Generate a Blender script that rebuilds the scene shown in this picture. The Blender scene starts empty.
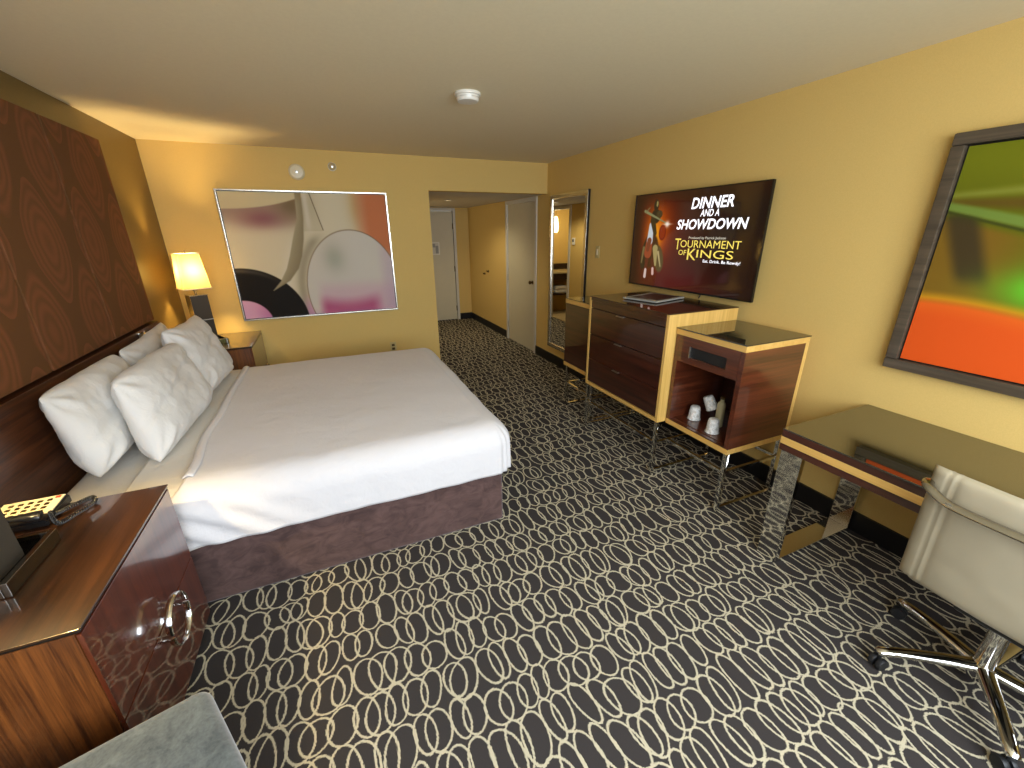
import bpy, bmesh, math, random
import numpy as np
from mathutils import Vector, Matrix, Euler, noise

random.seed(7)
C = bpy.context.scene.collection
SC = bpy.context.scene
PI = math.pi
R_ = math.radians

# ------------------------------------------------------------------ camera
F_PX, YAW, PITCH, ROLL = 413.017, math.radians(23.35925), math.radians(20.24616), math.radians(.55668)
CAM_H = 1.673
cy, sy, cp, sp = math.cos(YAW), math.sin(YAW), math.cos(PITCH), math.sin(PITCH)
fwd = Vector((sy * cp, cy * cp, -sp))
rgt = Vector((cy, -sy, 0))
dwn = fwd.cross(rgt)
cr, sr = math.cos(ROLL), math.sin(ROLL)
r2 = cr * rgt + sr * dwn
d2 = -sr * rgt + cr * dwn
cam = bpy.data.cameras.new('camera')
cam.sensor_fit = 'HORIZONTAL'
cam.sensor_width = 36
cam.lens = F_PX * 36 / 1024
cam.clip_start = .02
camo = bpy.data.objects.new('camera', cam)
C.objects.link(camo)
mw = Matrix(((r2.x, -d2.x, -fwd.x, 0), (r2.y, -d2.y, -fwd.y, 0), (r2.z, -d2.z, -fwd.z, CAM_H), (0, 0, 0, 1)))
camo.matrix_world = mw
SC.camera = camo

# ------------------------------------------------------------------ world, exposure, daylight
SC.view_settings.view_transform = 'Standard'
SC.view_settings.look = 'None'
SC.view_settings.exposure = 0.80
SC.view_settings.gamma = 1
SC.view_settings.use_curve_mapping = False
try:
    SC.cycles.use_denoising = True
    SC.cycles.max_bounces = 8
    SC.cycles.diffuse_bounces = 5
    SC.cycles.sample_clamp_indirect = 6
except Exception:
    pass
world = bpy.data.worlds.new('world')
SC.world = world
world.use_nodes = True
wb = world.node_tree.nodes['Background']
wb.inputs[0].default_value = (.62, .78, 1, 1)
wb.inputs[1].default_value = 1.0

# room numbers
XL, XR, YF, YB, ZC = -1.323, 2.633, 4.945, -.66, 2.44
XH, YH, ZH = 1.157, 8.15, 2.106          # hall left wall, hall end, hall ceiling


def area_light(name, loc, rot, sx, sy_, energy, col, spread=None):
    l = bpy.data.lights.new(name, 'AREA')
    l.shape = 'RECTANGLE'
    l.size, l.size_y, l.energy, l.color = sx, sy_, energy, col
    if spread: l.spread = spread
    o = bpy.data.objects.new(name, l)
    o.location, o.rotation_euler = loc, rot
    C.objects.link(o)
    return o


def point_light(name, loc, energy, col, radius=.04):
    l = bpy.data.lights.new(name, 'POINT')
    l.energy, l.color, l.shadow_soft_size = energy, col, radius
    o = bpy.data.objects.new(name, l)
    o.location = loc
    C.objects.link(o)
    return o


# daylight coming through the window wall behind the camera
area_light('window_daylight', (.60, YB - .36, 1.80), (math.radians(58), 0, 0), 2.9, 1.7, 104, (.86, .93, 1.0))

# ------------------------------------------------------------------ materials
MATS = {}


def srgb(r, g, b):
    f = lambda c: (c / 255 / 12.92) if c / 255 <= .04045 else ((c / 255 + .055) / 1.055) ** 2.4
    return (f(r), f(g), f(b), 1)


class NB:
    """small helper to write node maths"""

    def __init__(s, m):
        s.nt = m.node_tree
        s.N, s.L = s.nt.nodes, s.nt.links

    def node(s, t, **k):
        n = s.N.new(t)
        for a, b in k.items(): setattr(n, a, b)
        return n

    def put(s, v, sock):
        if isinstance(v, bpy.types.NodeSocket):
            s.L.new(v, sock)
        else:
            sock.default_value = v

    def m(s, op, a, b=None, c=None):
        n = s.node('ShaderNodeMath', operation=op)
        s.put(a, n.inputs[0])
        if b is not None: s.put(b, n.inputs[1])
        if c is not None: s.put(c, n.inputs[2])
        return n.outputs[0]

    def coords(s, kind='Object'):
        n = s.node('ShaderNodeTexCoord')
        return n.outputs[kind]

    def sep(s, v):
        n = s.node('ShaderNodeSeparateXYZ')
        s.L.new(v, n.inputs[0])
        return n.outputs

    def comb(s, x, y, z):
        n = s.node('ShaderNodeCombineXYZ')
        for i, v in enumerate((x, y, z)): s.put(v, n.inputs[i])
        return n.outputs[0]

    def noise(s, vec, scale, detail=3, rough=.5, dist=0):
        n = s.node('ShaderNodeTexNoise')
        if vec is not None: s.L.new(vec, n.inputs['Vector'])
        n.inputs['Scale'].default_value = scale
        n.inputs['Detail'].default_value = detail
        n.inputs['Roughness'].default_value = rough
        n.inputs['Distortion'].default_value = dist
        return n.outputs['Fac']

    def mapping(s, vec, scale=(1, 1, 1), rot=(0, 0, 0)):
        n = s.node('ShaderNodeMapping')
        s.L.new(vec, n.inputs[0])
        n.inputs['Scale'].default_value = scale
        n.inputs['Rotation'].default_value = rot
        return n.outputs[0]

    def ramp(s, fac, stops, interp='LINEAR'):
        n = s.node('ShaderNodeValToRGB')
        n.color_ramp.interpolation = interp
        e = n.color_ramp.elements
        while len(e) < len(stops): e.new(.5)
        for i, (p, c) in enumerate(stops):
            e[i].position, e[i].color = p, c
        s.put(fac, n.inputs[0])
        return n.outputs[0]

    def mix(s, fac, a, b):
        n = s.node('ShaderNodeMix', data_type='RGBA')
        s.put(fac, n.inputs[0])
        s.put(a, n.inputs[6])
        s.put(b, n.inputs[7])
        return n.outputs[2]

    def bump(s, h, strength=.2, dist=.01):
        n = s.node('ShaderNodeBump')
        n.inputs['Strength'].default_value = strength
        n.inputs['Distance'].default_value = dist
        s.L.new(h, n.inputs['Height'])
        return n.outputs[0]


def new_mat(name, col=(.5, .5, .5, 1), rough=.5, metal=0, ior=1.5, coat=0, coat_rough=.03, sheen=0, spec=.5, coat_ior=1.5):
    m = bpy.data.materials.new(name)
    m.use_nodes = True
    b = m.node_tree.nodes['Principled BSDF']
    b.inputs['Base Color'].default_value = col
    b.inputs['Roughness'].default_value = rough
    b.inputs['Metallic'].default_value = metal
    b.inputs['IOR'].default_value = ior
    b.inputs['Coat Weight'].default_value = coat
    b.inputs['Coat Roughness'].default_value = coat_rough
    b.inputs['Coat IOR'].default_value = coat_ior
    b.inputs['Sheen Weight'].default_value = sheen
    b.inputs['Specular IOR Level'].default_value = spec
    MATS[name] = m
    return m, b, NB(m)


def speckled(name, c1, c2, scale, rough=.8, bump=.0, bscale=None, stretch=(1, 1, 1), detail=4, lo=.35, hi=.65, **k):
    m, b, n = new_mat(name, c1, rough, **k)
    v = n.mapping(n.coords(), stretch)
    f = n.noise(v, scale, detail)
    n.L.new(n.ramp(f, [(lo, c1), (hi, c2)]), b.inputs['Base Color'])
    if bump:
        h = n.noise(v, bscale or scale * 3, 3)
        n.L.new(n.bump(h, bump, .004), b.inputs['Normal'])
    return m


def wood(name, dark, light, axis, rough=.35, coat=0, scale=1.0, coat_rough=.03, **k):
    """straight grain running along one axis"""
    m, b, n = new_mat(name, dark, rough, coat=coat, coat_rough=coat_rough, **k)
    st = [26 * scale] * 3
    st['XYZ'.index(axis)] = 1.1 * scale
    v = n.mapping(n.coords(), st)
    f1 = n.noise(v, 1.0, 5, .6, .35)
    st2 = [95 * scale] * 3
    st2['XYZ'.index(axis)] = 2.2 * scale
    f2 = n.noise(n.mapping(n.coords(), st2), 1.0, 3, .6)
    f = n.m('ADD', n.m('MULTIPLY', f1, .62), n.m('MULTIPLY', f2, .38))
    n.L.new(n.ramp(f, [(.36, dark), (.64, light)]), b.inputs['Base Color'])
    return m


def plain(name, col, rough=.5, **k):
    """even colour with a hint of variation"""
    m, b, n = new_mat(name, col, rough, **k)
    f = n.noise(n.coords(), 9, 2)
    c2 = tuple(x * .94 for x in col[:3]) + (1,)
    n.L.new(n.mix(f, col, c2), b.inputs['Base Color'])
    return m


speckled('wall_yellow', (.63, .43, .135, 1), (.67, .46, .148, 1), 260, .75, .05, 420, spec=.25)
speckled('wall_gold', (.15, .09, .019, 1), (.175, .105, .023, 1), 240, .42, .05, 400, spec=.4)
speckled('ceiling_paint', (.78, .67, .435, 1), (.80, .69, .45, 1), 60, .9, .12, 260)
speckled('hall_ceiling_paint', (.60, .56, .48, 1), (.62, .58, .50, 1), 60, .9)
plain('black_base', (.006, .005, .005, 1), .35)
plain('white_paint', (.62, .58, .48, 1), .4)
plain('plastic_white', (.78, .74, .64, 1), .35)
plain('plastic_cream', (.72, .63, .42, 1), .4)
plain('plastic_black', (.012, .012, .013, 1), .3)
plain('rubber_black', (.01, .01, .011, 1), .5)
plain('chrome', (.78, .77, .74, 1), .07, metal=1)
plain('dark_chrome', (.42, .40, .37, 1), .12, metal=1)
plain('satin_steel', (.55, .53, .48, 1), .3, metal=1)
plain('brass_dark', (.16, .11, .05, 1), .35, metal=1)
plain('silver_frame', (.72, .68, .58, 1), .25, metal=1)
plain('mirror_glass', (.88, .88, .86, 1), .015, metal=1)
wood('wood_chocolate', srgb(38, 16, 10), srgb(74, 33, 20), 'Y', .3, coat=1, ior=1.5)
wood('wood_chocolate_v', srgb(44, 18, 10), srgb(84, 38, 22), 'X', .3, coat=1)
wood('wood_cherry_y', srgb(66, 26, 13), srgb(104, 46, 23), 'Z', .28, coat=1)
wood('wood_top', srgb(36, 19, 9), srgb(68, 39, 19), 'Y', .3, coat=1, scale=1.6, coat_ior=1.7)
wood('wood_orange', srgb(58, 27, 9), srgb(122, 68, 26), 'Z', .4, coat=.2, scale=2.2)
wood('wood_headboard', srgb(44, 21, 10), srgb(100, 56, 28), 'Y', .35, coat=.35, scale=1.6)
wood('maple', srgb(205, 158, 78), srgb(228, 184, 104), 'Y', .35, coat=.25)
wood('maple_v', srgb(205, 160, 80), srgb(230, 188, 108), 'Z', .35, coat=.25)
plain('ribbed_pale', srgb(190, 180, 140), .25)
plain('glass_dark', (.020, .020, .014, 1), .02, ior=2.3)
plain('glass_brown', (.045, .018, .010, 1), .02, ior=1.9)
wood('bronze_frame', srgb(62, 52, 40), srgb(92, 79, 62), 'Y', .4, coat=.2)
plain('gap_brown', srgb(44, 20, 12), .9, spec=.05)
plain('lamp_slab', (.060, .048, .034, 1), .6, spec=.25)
plain('vinyl_greige', srgb(166, 154, 128), .45)
plain('tv_black', (.006, .006, .006, 1), .2)
plain('screen_white', (.9, .9, .9, 1), .4)
speckled('tile_beige', srgb(190, 168, 125), srgb(205, 184, 140), 6, .35)
plain('tile_wall', srgb(206, 186, 130), .3)
plain('stone_dark', srgb(48, 34, 24), .2)
plain('towel_white', (.8, .78, .72, 1), .9)
plain('paper_grey', srgb(150, 148, 140), .5)
plain('door_paint', srgb(202, 192, 162), .4)
plain('curtain_grey', srgb(120, 112, 100), .9)


plain('red_lamp', (.35, .03, .01, 1), .4)
plain('plastic_tan', srgb(196, 176, 116), .45)
plain('counter_cream', srgb(196, 178, 130), .25)
plain('glass_desk', (.016, .014, .006, 1), .03, ior=2.9)
wood('wood_cherry_h', srgb(58, 24, 13), srgb(104, 50, 27), 'Y', .28, coat=1)
wood('wood_side', srgb(58, 24, 13), srgb(104, 50, 28), 'X', .28, coat=1)
def m_velvet():
    m, b, n = new_mat('velvet_brown', srgb(62, 44, 41), .75, sheen=.35, spec=.2)
    f = n.noise(n.mapping(n.coords(), (1, 1, 1.6)), 9, 5, .65, 1.2)
    g = n.noise(n.coords(), 2.4, 3, .5, .6)
    f = n.m('ADD', n.m('MULTIPLY', f, .65), n.m('MULTIPLY', g, .35))
    n.L.new(n.ramp(f, [(.38, srgb(62, 43, 40)), (.62, srgb(94, 70, 65))]), b.inputs['Base Color'])
    m, b, n = new_mat('velvet_grey', srgb(96, 104, 104), .8, sheen=.6, spec=.2)
    f = n.noise(n.coords(), 16, 5, .7, .8)
    f2 = n.noise(n.coords(), 120, 2, .5)
    f = n.m('ADD', n.m('MULTIPLY', f, .75), n.m('MULTIPLY', f2, .25))
    n.L.new(n.ramp(f, [(.34, srgb(44, 50, 50)), (.64, srgb(92, 99, 97))]), b.inputs['Base Color'])


m_velvet()


def m_linen(name, col, bump=.25):
    m, b, n = new_mat(name, col, .85, sheen=.15, spec=.2)
    f = n.noise(n.coords(), 14, 4, .55, .4)
    n.L.new(n.bump(f, bump, .012), b.inputs['Normal'])
    g = n.noise(n.coords(), 300, 2)
    n.L.new(n.mix(g, col, tuple(c * .95 for c in col[:3]) + (1,)), b.inputs['Base Color'])


m_linen('linen_white', (.66, .635, .63, 1), .45)
m_linen('linen_pillow', (.72, .70, .66, 1), .6)
m_linen('linen_cream', (.74, .69, .60, 1), .35)


def m_ogee():
    m, b, n = new_mat('ogee_fabric', srgb(110, 64, 34), .9, spec=.1)
    s = n.sep(n.coords())
    # world metres: the panel fabric runs on from one panel to the next
    w = n.m('MULTIPLY', n.m('SUBTRACT', n.noise(n.coords(), 7, 2), .5), .035)
    u = n.m('MULTIPLY', n.m('ADD', s[1], w), 2 * PI / .47)
    v = n.m('MULTIPLY', s[2], 2 * PI / .82)
    g = n.m('ADD', n.m('COSINE', u), n.m('COSINE', v))
    k = n.m('SINE', n.m('MULTIPLY', g, 13.0))
    k = n.m('MULTIPLY', n.m('ADD', k, 1), .5)
    big = n.m('COMPARE', n.m('ABSOLUTE', g), .0, .33)
    k = n.m('MAXIMUM', n.m('MULTIPLY', k, .7), n.m('MULTIPLY', big, .9))
    th = n.noise(n.mapping(n.coords(), (1, 40, 500)), 1.0, 2)
    c = n.mix(k, srgb(132, 84, 54), srgb(106, 74, 45))
    c2 = n.mix(n.m('MULTIPLY', th, .35), c, srgb(94, 60, 36))
    n.L.new(c2, b.inputs['Base Color'])


m_ogee()


def m_carpet():
    """rows of overlapping oval loops, as woven into the carpet"""
    m, b, n = new_mat('carpet_ovals', (.02, .018, .016, 1), .95, spec=.05)
    co = n.coords()
    P, S = .152, .068
    j = n.node('ShaderNodeTexNoise')
    n.L.new(co, j.inputs['Vector'])
    j.inputs['Scale'].default_value = 150
    j.inputs['Detail'].default_value = 1
    js = n.sep(j.outputs['Color'])
    s = n.sep(co)
    lw = n.node('ShaderNodeTexNoise')
    n.L.new(co, lw.inputs['Vector'])
    lw.inputs['Scale'].default_value = 4.2
    lw.inputs['Detail'].default_value = 0
    lws = n.sep(lw.outputs['Color'])
    x = n.m('ADD', s[0], n.m('MULTIPLY', n.m('SUBTRACT', js[0], .5), .0055))
    y = n.m('ADD', s[1], n.m('MULTIPLY', n.m('SUBTRACT', js[1], .5), .0055))
    y = n.m('ADD', y, n.m('MULTIPLY', n.m('SUBTRACT', lws[0], .5), .085))
    x = n.m('ADD', x, n.m('MULTIPLY', n.m('SUBTRACT', lws[1], .5), .03))
    Q = .0034                                   # tuft grid: the woven edge is stepped
    x = n.m('MULTIPLY', n.m('ROUND', n.m('DIVIDE', x, Q)), Q)
    y = n.m('MULTIPLY', n.m('ROUND', n.m('DIVIDE', y, Q)), Q)
    yr = n.m('DIVIDE', y, P)
    r0 = n.m('FLOOR', yr)
    fr = n.m('SUBTRACT', n.m('SUBTRACT', yr, r0), .5)
    best = None
    for own in (1, 0):
        r = r0 if own else n.m('ADD', r0, n.m('SIGN', fr))
        v = n.m('MULTIPLY', n.m('SUBTRACT', n.m('SUBTRACT', yr, r), .5), P)
        rw = n.node('ShaderNodeTexWhiteNoise', noise_dimensions='1D')
        n.L.new(r, rw.inputs['W'])
        xr = n.m('ADD', n.m('DIVIDE', x, S), n.m('MULTIPLY', rw.outputs['Value'], 9.0))
        k0 = n.m('FLOOR', xr)
        for dk in ((-2, -1, 0, 1, 2) if own else (-1, 0, 1)):
            k = n.m('ADD', k0, dk)
            wn = n.node('ShaderNodeTexWhiteNoise', noise_dimensions='2D')
            n.L.new(n.comb(k, r, 0), wn.inputs['Vector'])
            h = n.sep(wn.outputs['Color'])
            cx = n.m('ADD', n.m('ADD', k, .5), n.m('MULTIPLY', n.m('SUBTRACT', h[0], .5), .62))
            dx = n.m('MULTIPLY', n.m('SUBTRACT', xr, cx), S)
            # lean
            dx = n.m('ADD', dx, n.m('MULTIPLY', v, n.m('MULTIPLY', n.m('SUBTRACT', wn.outputs['Value'], .5), .30)))
            vv = n.m('ADD', v, n.m('MULTIPLY', n.m('SUBTRACT', h[1], .5), .014))
            a = n.m('ADD', .034, n.m('MULTIPLY', h[1], .021))
            bb = n.m('ADD', .069, n.m('MULTIPLY', h[2], .012))
            px = n.m('DIVIDE', dx, a)
            py = n.m('DIVIDE', vv, bb)
            ln = n.m('SQRT', n.m('ADD', n.m('MULTIPLY', px, px), n.m('MULTIPLY', py, py)))
            gx, gy = n.m('DIVIDE', px, a), n.m('DIVIDE', py, bb)
            gl = n.m('MAXIMUM', n.m('SQRT', n.m('ADD', n.m('MULTIPLY', gx, gx), n.m('MULTIPLY', gy, gy))), .001)
            d = n.m('ABSOLUTE', n.m('DIVIDE', n.m('MULTIPLY', n.m('SUBTRACT', ln, 1), ln), gl))
            best = d if best is None else n.m('MINIMUM', best, d)
    mr = n.node('ShaderNodeMapRange', interpolation_type='SMOOTHSTEP')
    n.L.new(best, mr.inputs[0])
    mr.inputs[1].default_value, mr.inputs[2].default_value = .0030, .0046
    mr.inputs[3].default_value, mr.inputs[4].default_value = 1, 0
    pile = n.noise(co, 420, 2)
    dark = n.mix(pile, srgb(46, 43, 42), srgb(68, 63, 61))
    light = n.mix(pile, srgb(170, 160, 134), srgb(200, 190, 162))
    n.L.new(n.mix(mr.outputs[0], dark, light), b.inputs['Base Color'])
    n.L.new(n.bump(pile, .3, .003), b.inputs['Normal'])


m_carpet()


def m_vcol(name, emit=0, rough=.4, coat=0):
    m, b, n = new_mat(name, (.5, .5, .5, 1), rough, coat=coat)
    a = n.node('ShaderNodeVertexColor', layer_name='paint')
    if emit:
        b.inputs['Base Color'].default_value = (.004, .004, .004, 1)
        n.L.new(a.outputs[0], b.inputs['Emission Color'])
        b.inputs['Emission Strength'].default_value = emit
    else:
        n.L.new(a.outputs[0], b.inputs['Base Color'])
    return m


m_vcol('canvas_paint', rough=.65)
MATS['canvas_paint'].node_tree.nodes['Principled BSDF'].inputs['Specular IOR Level'].default_value = .15
m_vcol('screen_picture', emit=.5, rough=.06)


def m_emit(name, col, strength):
    m, b, n = new_mat(name, col, .5)
    b.inputs['Emission Color'].default_value = col
    b.inputs['Emission Strength'].default_value = strength


m_emit('text_white', (.93, .93, 1, 1), .62)
m_emit('text_gold', srgb(222, 200, 90), .5)
m_emit('text_pale', srgb(190, 186, 170), .5)
m_emit('bulb_glass', (1, .75, .35, 1), 4)
m_emit('pendant_glow', (1, .80, .40, 1), 3)


def m_shade():
    m, b, n = new_mat('lamp_shade', (.36, .29, .15, 1), .8)
    out = n.N['Material Output']
    t = n.node('ShaderNodeBsdfTranslucent')
    t.inputs[0].default_value = (.12, .095, .040, 1)
    mx = n.node('ShaderNodeMixShader')
    mx.inputs[0].default_value = .6
    n.L.new(b.outputs[0], mx.inputs[1])
    n.L.new(t.outputs[0], mx.inputs[2])
    n.L.new(mx.outputs[0], out.inputs[0])


m_shade()


def m_bulb():
    m, b, n = new_mat('bulb_clear', (1, .8, .45, 1), .5)
    out = n.N['Material Output']
    t = n.node('ShaderNodeBsdfTransparent')
    e = n.node('ShaderNodeEmission')
    e.inputs[0].default_value, e.inputs[1].default_value = (1, .75, .35, 1), 3
    a = n.node('ShaderNodeAddShader')
    n.L.new(t.outputs[0], a.inputs[0])
    n.L.new(e.outputs[0], a.inputs[1])
    n.L.new(a.outputs[0], out.inputs[0])


m_bulb()


def m_paper():
    m, b, n = new_mat('crinkled_wrap', (.78, .77, .72, 1), .45)
    f = n.noise(n.coords(), 70, 3, .6, 1.0)
    n.L.new(n.bump(f, .8, .01), b.inputs['Normal'])
    n.L.new(n.ramp(f, [(.35, (.5, .48, .42, 1)), (.55, (.85, .84, .8, 1))]), b.inputs['Base Color'])


m_paper()


# ------------------------------------------------------------------ mesh helpers
class MB:
    def __init__(s):
        s.bm = bmesh.new()

    def box(s, x0, x1, y0, y1, z0, z1, bev=0, seg=2, M=None):
        t = bmesh.new()
        bmesh.ops.create_cube(t, size=1, matrix=Matrix.Translation(((x0 + x1) / 2, (y0 + y1) / 2, (z0 + z1) / 2)) @ Matrix.Diagonal((abs(x1 - x0), abs(y1 - y0), abs(z1 - z0), 1)))
        if bev: bmesh.ops.bevel(t, geom=t.edges[:], offset=bev, segments=seg, affect='EDGES', profile=.5)
        s.merge(t, M)
        return s

    def merge(s, t, M=None):
        if M is not None: t.transform(M)
        me = bpy.data.meshes.new('t')
        t.to_mesh(me)
        t.free()
        s.bm.from_mesh(me)
        bpy.data.meshes.remove(me)

    def lathe(s, prof, n=24, M=None, cap=True):
        """prof: list of (r, z) about Z"""
        t = bmesh.new()
        rings = []
        for r, z in prof:
            rings.append([t.verts.new((max(r, 1e-5) * math.cos(2 * PI * i / n), max(r, 1e-5) * math.sin(2 * PI * i / n), z)) for i in range(n)])
        for a, b in zip(rings, rings[1:]):
            for i in range(n):
                t.faces.new((a[i], a[(i + 1) % n], b[(i + 1) % n], b[i]))
        if cap:
            t.faces.new(rings[0][::-1])
            t.faces.new(rings[-1])
        bmesh.ops.recalc_face_normals(t, faces=t.faces[:])
        s.merge(t, M)
        return s

    def tube(s, pts, r, n=10, closed=False, M=None, flat=None):
        """round (or flat=(a,b) elliptical) tube along points"""
        pts = [Vector(p) for p in pts]
        t = bmesh.new()
        N = len(pts)
        rings = []
        up = None
        for i, p in enumerate(pts):
            if closed:
                d = pts[(i + 1) % N] - pts[i - 1]
            else:
                d = pts[min(i + 1, N - 1)] - pts[max(i - 1, 0)]
            d.normalize()
            if up is None:
                up = Vector((0, 0, 1)) if abs(d.z) < .9 else Vector((0, 1, 0))
            u = (up - d * up.dot(d)).normalized()
            up = u
            w = d.cross(u)
            rr = r[i] if isinstance(r, (list, tuple)) else r
            a, b = (flat if flat else (1, 1))
            rings.append([t.verts.new(p + u * (rr * a * math.cos(2 * PI * k / n)) + w * (rr * b * math.sin(2 * PI * k / n))) for k in range(n)])
        M_ = N if closed else N - 1
        for i in range(M_):
            a, b = rings[i], rings[(i + 1) % N]
            for k in range(n):
                t.faces.new((a[k], a[(k + 1) % n], b[(k + 1) % n], b[k]))
        if not closed:
            t.faces.new(rings[0][::-1])
            t.faces.new(rings[-1])
        bmesh.ops.recalc_face_normals(t, faces=t.faces[:])
        s.merge(t, M)
        return s

    def prism(s, pts2, f, thick):
        """extrude polygon: f maps (a,b,h) to a point"""
        t = bmesh.new()
        A = [t.verts.new(f(a, b, 0)) for a, b in pts2]
        B = [t.verts.new(f(a, b, thick)) for a, b in pts2]
        n = len(A)
        t.faces.new(A)
        t.faces.new(B[::-1])
        for i in range(n): t.faces.new((A[i], B[i], B[(i + 1) % n], A[(i + 1) % n]))
        bmesh.ops.recalc_face_normals(t, faces=t.faces[:])
        s.merge(t)
        return s

    def grid(s, fn, nu, nv, closed_u=False):
        t = bmesh.new()
        V = [[t.verts.new(fn(i / nu, j / nv)) for j in range(nv + 1)] for i in range(nu if closed_u else nu + 1)]
        for i in range(nu):
            for j in range(nv):
                a, b = V[i], V[(i + 1) % len(V)]
                t.faces.new((a[j], b[j], b[j + 1], a[j + 1]))
        s.merge(t)
        return s

    def build(s, name, mat, parent=None, loc=None, smooth=35):
        me = bpy.data.meshes.new(name)
        s.bm.to_mesh(me)
        s.bm.free()
        me.materials.append(MATS[mat])
        if smooth:
            me.shade_smooth()
            me.set_sharp_from_angle(angle=math.radians(smooth))
        o = bpy.data.objects.new(name, me)
        if smooth and smooth <= 40:
            wn = o.modifiers.new('normals', 'WEIGHTED_NORMAL')
            wn.keep_sharp = True
        if loc is not None:
            me.transform(Matrix.Translation(-Vector(loc)))
            o.location = loc
        if parent is not None:
            o.parent = parent
            w = wloc(parent)
            me.transform(Matrix.Translation(-w)) if not parent.get('_local') else None
            if parent.get('_local'): o['_local'] = 1
        C.objects.link(o)
        return o


def wloc(o):
    v = Vector((0, 0, 0))
    while o is not None:
        v += o.location
        o = o.parent
    return v


def tag(o, label, cat, group=None, kind=None):
    o['label'], o['category'] = label, cat
    if group: o['group'] = group
    if kind: o['kind'] = kind
    return o


def thing(name, label, cat, loc, group=None, local=False):
    o = bpy.data.objects.new(name, None)
    o.empty_display_size = .05
    o.location = loc
    C.objects.link(o)
    if local: o['_local'] = 1     # parts are modelled about the thing's own origin
    return tag(o, label, cat, group)


def struct(o):
    o['kind'] = 'structure'
    return o


def copy_tree(o, parent=None):
    c = o.copy()
    C.objects.link(c)
    c.parent = parent
    for ch in [x for x in bpy.data.objects if x.parent == o and x is not c]:
        copy_tree(ch, c)
    return c


def smst(a, b, x):
    t = np.clip((x - a) / (b - a), 0, 1)
    return t * t * (3 - 2 * t)


def painted(name, fn, nu, nv, place, mat, parent):
    """flat grid whose colours come from fn(u, v) -> rgb arrays (display values); u right, v down"""
    me = bpy.data.meshes.new(name)
    U, V = np.meshgrid(np.linspace(0, 1, nu + 1), np.linspace(0, 1, nv + 1), indexing='ij')
    co = [place(u, v) for u, v in zip(U.ravel(), V.ravel())]
    idx = np.arange((nu + 1) * (nv + 1)).reshape(nu + 1, nv + 1)
    fc = np.stack([idx[:-1, :-1], idx[:-1, 1:], idx[1:, 1:], idx[1:, :-1]], -1).reshape(-1, 4)
    me.from_pydata(co, [], fc.tolist())
    rgb = np.clip(fn(U.ravel(), V.ravel()), 0, 1)
    lin = np.where(rgb <= .04045, rgb / 12.92, ((rgb + .055) / 1.055) ** 2.4)
    ca = me.color_attributes.new('paint', 'FLOAT_COLOR', 'POINT')
    ca.data.foreach_set('color', np.concatenate([lin, np.ones((len(lin), 1))], 1).astype(np.float32).ravel())
    me.materials.append(MATS[mat])
    me.transform(Matrix.Translation(-wloc(parent)))
    o = bpy.data.objects.new(name, me)
    o.parent = parent
    C.objects.link(o)
    return o


def lerp_paint(base, *layers):
    out = base
    for m, c in layers:
        c = np.asarray(c, float) / 255
        if c.ndim == 1: c = c[None, :]
        out = out * (1 - m[:, None]) + c * m[:, None]
    return out


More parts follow.
